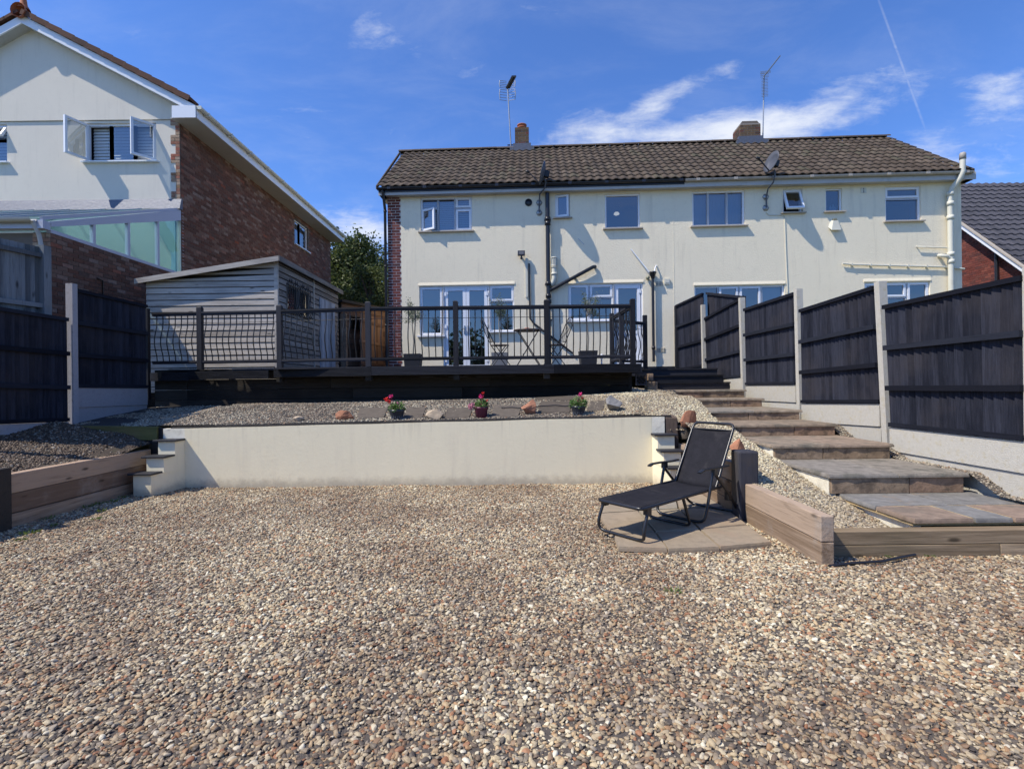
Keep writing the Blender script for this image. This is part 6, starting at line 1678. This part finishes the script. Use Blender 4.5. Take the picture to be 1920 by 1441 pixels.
def pot(name, label, px, pyb, wpx, hpx, mat, blooms, seed, pattern, fh, fr_):
    p = T(px, pyb) ; s_ = p.y / 960; r = wpx * s_ / 2; h = hpx * s_
    p = p + Vector((0, r * .7, 0)); t = thing(name, label, 'flower pot', p, group='flower pots on the terrace')
    b = MB()
    if pattern: prof = [(.001, 0), (r * .52, 0), (r * .60, h * .1), (r * .88, h * .62), (r * .93, h * .8), (r, h * .86), (r, h), (r * .86, h), (r * .84, h * .8), (.001, h * .78)]
    else: prof = [(.001, 0), (r * .70, 0), (r * .90, h * .8), (r * .92, h * .82), (r, h * .84), (r, h), (r * .9, h), (r * .88, h * .82), (.001, h * .8)]
    b.lathe(p, prof, 28); pt_ = b.build('pot', mat, t)
    if pattern:
        b = MB()
        for k in range(9):
            a = 2 * math.pi * k / 9
            for s2 in (-1, 1):
                pts = []
                for i in range(7):
                    q = i / 6; rr = r * (.60 + .30 * (.12 + q * .55)) + .003; aa = a + s2 * .22 * math.sin(math.pi * q); pts.append((p.x + rr * math.cos(aa), p.y + rr * math.sin(aa), p.z + h * (.12 + .58 * q)))
                b.tube(pts, .0045, 4)
        b.build('leaf_relief', 'pot_leaf', pt_)
    flowers(t, (p.x, p.y, p.z + h * .85), fr_, fh, seed, blooms)
pot('flower_pot', 'dark patterned bowl pot with red and pink geraniums, leftmost of the pots', 742, 789, 30, 21, 'dark_pot', [(-.13, .17, 'petal_red', .034), (-.10, .14, 'petal_red', .026), (-.07, .215, 'petal_pink', .026), (-.05, .06, 'petal_pale', .02), (.02, .12, 'petal_pale', .018)], 5, True, .15, .115)
pot('flower_pot', 'tall purple pot with magenta flowers on the terrace edge', 902, 786.5, 28, 24, 'purple_pot', [(.0, .17, 'petal_pink', .036), (.03, .225, 'petal_red', .018), (-.15, .03, 'petal_pale', .04), (-.12, .06, 'petal_pale', .03), (.09, .12, 'petal_red', .014)], 7, False, .15, .105)
pot('flower_pot', 'dark patterned bowl pot with one pink bloom, rightmost of the pots', 1086, 781, 29, 20, 'dark_pot', [(.02, .19, 'petal_pink', .030), (.05, .14, 'petal_red', .016), (-.02, .10, 'petal_pale', .015)], 9, True, .16, .13)

# ================================================================== THINGS ON THE DECK
def olive(px, pyl, d, mat, label, seed, pw=.40, crown=(.0, 0, .55), cr_=.26, hz=.52, n=900):
    rs = random.Random(seed); p = F(px, 650, d); x, y = p.x, d; zb = 1.737
    t = thing('olive_tree', label, 'potted tree', (x, y, zb), group='olive trees in planters on the deck')
    b = MB(); h = .42; b.hexa([(x - pw * .42, y - pw * .42, zb), (x + pw * .42, y - pw * .42, zb), (x + pw * .42, y + pw * .42, zb), (x - pw * .42, y + pw * .42, zb), (x - pw / 2, y - pw / 2, zb + h), (x + pw / 2, y - pw / 2, zb + h), (x + pw / 2, y + pw / 2, zb + h), (x - pw / 2, y + pw / 2, zb + h)])
    b.build('planter', mat, t, bevel=.006)
    zc = F(px, pyl, d).z; b = MB()
    b.tube([(x, y, zb + h), (x + .02, y, zb + h + .3), (x - .015, y, zc - .3), (x, y, zc)], [.018, .015, .013, .006], 7)
    tips = []
    for k in range(18):
        a = rs.uniform(0, 6.283); c = Vector((x + crown[0] + cr_ * math.cos(a) * rs.uniform(.2, 1), y + cr_ * math.sin(a) * rs.uniform(.2, 1), zc + hz * rs.uniform(-.45, .62)))
        b.tube([(x, y, zc - .22 + .15 * rs.random()), c], [.006, .002], 4, cap=False); tips.append(c)
    b.build('stem', 'bark_pale', t)
    b = MB()
    for k in range(n):
        c = rs.choice(tips); a = Vector((x, y, zc - .1)).lerp(c, rs.uniform(.45, 1.12))
        b.leaf(a + Vector((rs.gauss(0, .03), rs.gauss(0, .03), rs.gauss(0, .04))), rs.uniform(.035, .06), .3)
    b.build('foliage', 'leaf_olive', t, kind='stuff')
olive(774.5, 588, 12.3, 'planter_black', 'olive tree in black planter beside the brick corner', 1)
olive(937, 584, 12.2, 'planter_grey', 'round headed olive tree in grey planter in front of the french doors', 2, cr_=.22)
olive(1102, 578, 11.9, 'planter_black', 'olive tree in black planter below the kitchen window', 3, cr_=.32)

def bistro_table():
    p = F(990, 618, 10.0); x, y, z = p.x, 10.0, p.z; zb = 1.737
    t = thing('bistro_table', 'round folding metal table between two metal chairs on the deck', 'table', (x, y, zb))
    b = MB(); b.lathe((x, y, z), [(.001, 0), (.27, 0), (.285, -.006), (.285, -.022), (.26, -.022), (.001, -.012)], 28); b.build('table_top', 'table_top', t)
    for s_ in (-1, 1):
        b = MB()
        for yy in (-.16, .16): b.tube([(x - s_ * .20, y + yy, z - .02), (x + s_ * .24, y + yy * 1.05, zb)], .010, 6)
        b.tube([(x + s_ * .24, y - .168, zb + .01), (x + s_ * .24, y + .168, zb + .01)], .010, 6); b.tube([(x + s_ * .1, y - .16, zb + .25), (x + s_ * .1, y + .16, zb + .25)], .008, 6); b.build('leg_frame', 'dark_metal', t)
    b = MB(); b.lathe((x - .02, y, z + .002), [(.05, 0), (.05, .03), (.04, .035), (.001, .035)], 12); d = top(b, 'ashtray', 'terracotta', 'small brown dish on the round metal table', 'dish', (x - .02, y, z + .002))
bistro_table()
def bistro_chair(px, d, face, label, lean=.28):
    p = F(px, 649, d); x, y = p.x, d; zb = 1.737; zs = zb + .45
    t = thing('bistro_chair', label, 'chair', (x, y, zb), group='folding chairs at the round table')
    fr = Matrix.Translation((x, y, 0)) @ Matrix.Rotation(face, 4, 'Z')        # chair looks along +x
    b = MB(fr); b.lathe((0, 0, zs), [(.001, .004), (.14, .004), (.185, .0), (.19, -.012), (.17, -.012)], 20); b.build('seat', 'table_top', t)
    for yy in (-.17, .17):
        b = MB(fr); b.tube([(.20, yy, zb), (-.14, yy, zs), (-.14 - lean * .7, yy * .95, zs + .42)], .009, 6); b.build('leg', 'dark_metal', t)
        b = MB(fr); b.tube([(-.20, yy * .8, zb), (.15, yy * .8, zs - .01)], .009, 6); b.build('leg', 'dark_metal', t)
    b = MB(fr)
    arc = [(-.14 - lean * .7 - .02 * math.sin(math.pi * k / 8), .16 * math.cos(math.pi * k / 8), zs + .42 + .10 * math.sin(math.pi * k / 8)) for k in range(9)]
    b.tube(arc, .009, 6)
    for k in (-2, -1, 0, 1, 2):
        yy = .055 * k; pts = [(-.16 - lean * .7 * (q / 6) + .0, yy + .03 * math.sin(q * 1.6 + k), zs + .06 + .43 * q / 6) for q in range(7)]; b.tube(pts, .005, 5)
    b.bar((-.16, -.17, zs + .06), (-.16, .17, zs + .06), .012, .012); b.build('backrest', 'dark_metal', t)
bistro_chair(937, 10.2, 0.25, 'folding metal chair left of the round table with its back to the doors')
bistro_chair(1040, 10.3, math.pi - .5, 'folding metal chair with curly back right of the round table')

# small lamp-like object by the right planter
A = F(1128, 668, 12.0); b = MB(); b.lathe((A.x, 12.0, 1.737), [(.001, 0), (.06, 0), (.06, .02), (.02, .05), (.015, .22), (.03, .25), (.05, .32), (.001, .36)], 12); top(b, 'garden_ornament', 'upvc', 'small white ornament standing by the right hand planter', 'ornament', (A.x, 12.0, 1.737))

# ================================================================== SUN LOUNGER
ang = math.atan2(.63, .775); LO = Vector((.95, 4.52, .045))
LR = Matrix.Translation(LO) @ Matrix.Rotation(ang, 4, 'Z')      # x = towards the head, y = left; -y is the camera side
lg = thing('sun_lounger', 'black folding sun lounger with mesh sling on the stone slabs', 'sun lounger', LO)
def L(t, w, z): return (t, -w * .84, z)                                 # w>0 near side
def rounded(pts, r=.05, n=5):
    out = [Vector(pts[0])]
    for i in range(1, len(pts) - 1):
        p, a, c = Vector(pts[i]), Vector(pts[i - 1]), Vector(pts[i + 1])
        ra = min(r, (a - p).length * .45); rc = min(r, (c - p).length * .45)
        s_ = p + (a - p).normalized() * ra; e = p + (c - p).normalized() * rc
        for k in range(n + 1):
            t = k / n; out.append(s_.lerp(p, t).lerp(p.lerp(e, t), t))
    out.append(Vector(pts[-1])); return out
TR = .0145; TH_, ZS_ = 1.20, .29
Hh = .31
b = MB(LR); b.tube(rounded([L(.06, .29, ZS_ - .02), L(-.02, .30, .10), L(.0, .29, .014), L(.0, -.29, .014), L(-.02, -.30, .10), L(.06, -.29, ZS_ - .02)], .09), TR, 10); b.build('foot_leg', 'frame_black', lg)
b = MB(LR); b.tube(rounded([L(.60, .28, ZS_), L(.68, .28, .10), L(.72, .27, .014), L(.72, -.27, .014), L(.68, -.28, .10), L(.60, -.28, ZS_)], .07), TR, 10); b.build('middle_leg', 'frame_black', lg)
b = MB(LR); b.tube(rounded([L(1.06, .325, .50), L(.94, .325, .12), L(.90, .31, .014), L(.90, -.31, .014), L(.94, -.325, .12), L(1.06, -.325, .50)], .09), TR, 10); b.build('front_arm_leg', 'frame_black', lg)
b = MB(LR); b.tube(rounded([L(1.06, .345, .47), L(1.36, .345, .20), L(1.54, .33, .014), L(1.54, -.33, .014), L(1.36, -.345, .20), L(1.06, -.345, .47)], .07), TR, 10); b.build('rear_arm_leg', 'frame_black', lg)
b = MB(LR); b.tube(rounded([L(TH_ + .06, .29, ZS_ + .02), L(-.03, .29, ZS_), L(-.03, -.29, ZS_), L(TH_ + .06, -.29, ZS_ + .02)], .05), TR, 10); b.build('seat_frame', 'frame_black', lg)
bt = (1.57, .915)
b = MB(LR); b.tube(rounded([L(TH_ - .02, .275, ZS_ + .01), L(bt[0], .275, bt[1]), L(bt[0], -.275, bt[1]), L(TH_ - .02, -.275, ZS_ + .01)], .07), TR, 10); b.build('back_frame', 'frame_black', lg)
def sling(p0, p1, w, nu=14, nw=8, sag=.025):
    b = MB(LR); b.smooth = True; p0, p1 = Vector(p0), Vector(p1); vs = []
    d = (p1 - p0).normalized(); nn = Vector((d[1], -d[0]))
    for i in range(nu + 1):
        for k in range(nw + 1):
            q = p0.lerp(p1, i / nu); ww = w * (k / nw * 2 - 1); sg = sag * (1 - (k / nw * 2 - 1) ** 2) * (math.sin(math.pi * (.06 + .88 * i / nu)) ** .5)
            vs.append(L(q[0] + nn.x * sg, ww, q[1] + nn.y * sg))
    m = nw + 1
    b.add(vs, [(i * m + k, (i + 1) * m + k, (i + 1) * m + k + 1, i * m + k + 1) for i in range(nu) for k in range(nw)])
    return b
def thick(o, t=.004):
    m = o.modifiers.new('thickness', 'SOLIDIFY'); m.thickness = t; return o
thick(sling((-.03, ZS_ + .012), (TH_, ZS_ + .020), .283, sag=.03).build('seat_sling', 'fabric', lg))
e0 = Vector((TH_, ZS_ + .01)); e1 = Vector(bt); e1s = e0.lerp(e1, .895)
thick(sling(e0, e1s, .268, sag=.035).build('back_sling', 'fabric', lg))
b = MB(LR); q = e1s; b.tube([L(q.x, .26, q.y), L(q.x, -.26, q.y)], .007, 8); b.build('sling_rod', 'frame_black', lg)
b = MB(LR)
for w in (.285, -.285):
    for k in range(7): t = .12 + k * .16; b.tube([L(t, w, ZS_ + .0), L(t + .02, w, ZS_ + .016)], .006, 5)
b.build('sling_clips', 'frame_black', lg)
for w in (.335, -.335):
    b = MB(LR); pts = [L(.80, w, .505), L(.86, w, .522), L(1.0, w, .522), L(1.18, w, .514), L(1.32, w, .520)]
    for i in range(len(pts) - 1): b.bar(pts[i], pts[i + 1], .042, .016)
    b.build('armrest', 'frame_black', lg, bevel=.004)
    b = MB(LR); b.box(1.04, 1.10, -w * .84 - .02, -w * .84 + .02, .455, .515); b.build('arm_bracket', 'frame_black', lg)
    b = MB(LR); b.box(1.31, 1.35, -w * .84 - .015, -w * .84 + .03, .17, .26); b.build('leg_bracket', 'frame_black', lg)
b = MB(LR)
for w in (.28, -.28): b.box(.03, .09, -w * .84 - .022, -w * .84 + .022, ZS_ - .06, ZS_ + .005)
b.build('foot_bracket', 'frame_black', lg)

# dead leaves and twigs blown over the gravel
b = MB(); rs = random.Random(31)
for k in range(150):
    x = rs.uniform(-4.9, 4.5); y = rs.uniform(1.3, 7.0) if x < 2.2 else rs.uniform(1.3, 3.7)
    if rs.random() < .4: x = -4.95 + abs(rs.gauss(0, .35))
    b.rn = rs.random(); b.leaf((x, y, roll_z(x, y) + .016), rs.uniform(.012, .030), .6, Vector((rs.uniform(-1, 1), rs.uniform(-1, 1), rs.uniform(0, .25))))
for k in range(22):
    x = rs.uniform(-4.9, 4); y = rs.uniform(1.6, 6.5) if x < 2.2 else rs.uniform(1.6, 3.7); a = rs.uniform(0, 6.28); L_ = rs.uniform(.03, .09); z = roll_z(x, y) + .018
    b.tube([(x, y, z), (x + L_ * math.cos(a), y + L_ * math.sin(a), z + .004)], .0016, 4)
o = b.build('leaf_litter', 'dead_leaf', kind='stuff'); o['label'] = 'dead leaves and twigs scattered over the gravel'; o['category'] = 'leaves'
# weeds along the left sleepers and wall foot
def weed(x, y, z, s_, seed, label):
    rs = random.Random(seed); b = MB()
    for k in range(26):
        a = rs.uniform(0, 6.28); rr = s_ * rs.random(); b.leaf((x + rr * math.cos(a), y + rr * math.sin(a), z), s_ * rs.uniform(.4, 1), .25, Vector((math.cos(a), math.sin(a), rs.uniform(.3, 1.6))))
    top(b, 'weed', 'weed', label, 'weed', (x, y, z), group='weeds in the gravel')
rs = random.Random(4)
spots = [G(190, 958, .01), G(178, 973, .01), G(135, 945, .01), G(232, 932, .01), G(100, 985, .01), G(90, 972, .01), G(55, 1000, .01), G(160, 950, .01), G(210, 941, .01), G(40, 1012, .01)]
for i, (x, y) in enumerate(spots): weed(max(x, -5.03), y, .008, .04 + .03 * rs.random(), i, 'small green weed by the left sleepers, %s in the row from the near post' % ['seventh', 'sixth', 'fifth', 'tenth', 'third', 'fourth', 'second', 'eighth', 'ninth', 'first'][i])
for i, (px, py) in enumerate(((1667, 1044), (1742, 1042))): x, y = G(px, py, .01); weed(x, min(y, 4.03), .008, .03, 50 + i, 'tiny green weed at the foot of the front sleepers, %s one' % ('left', 'right')[i])
x, y = G(1262, 1110, .01); weed(x, y, .012, .045, 77, 'yellowish tuft of moss alone in the open gravel')
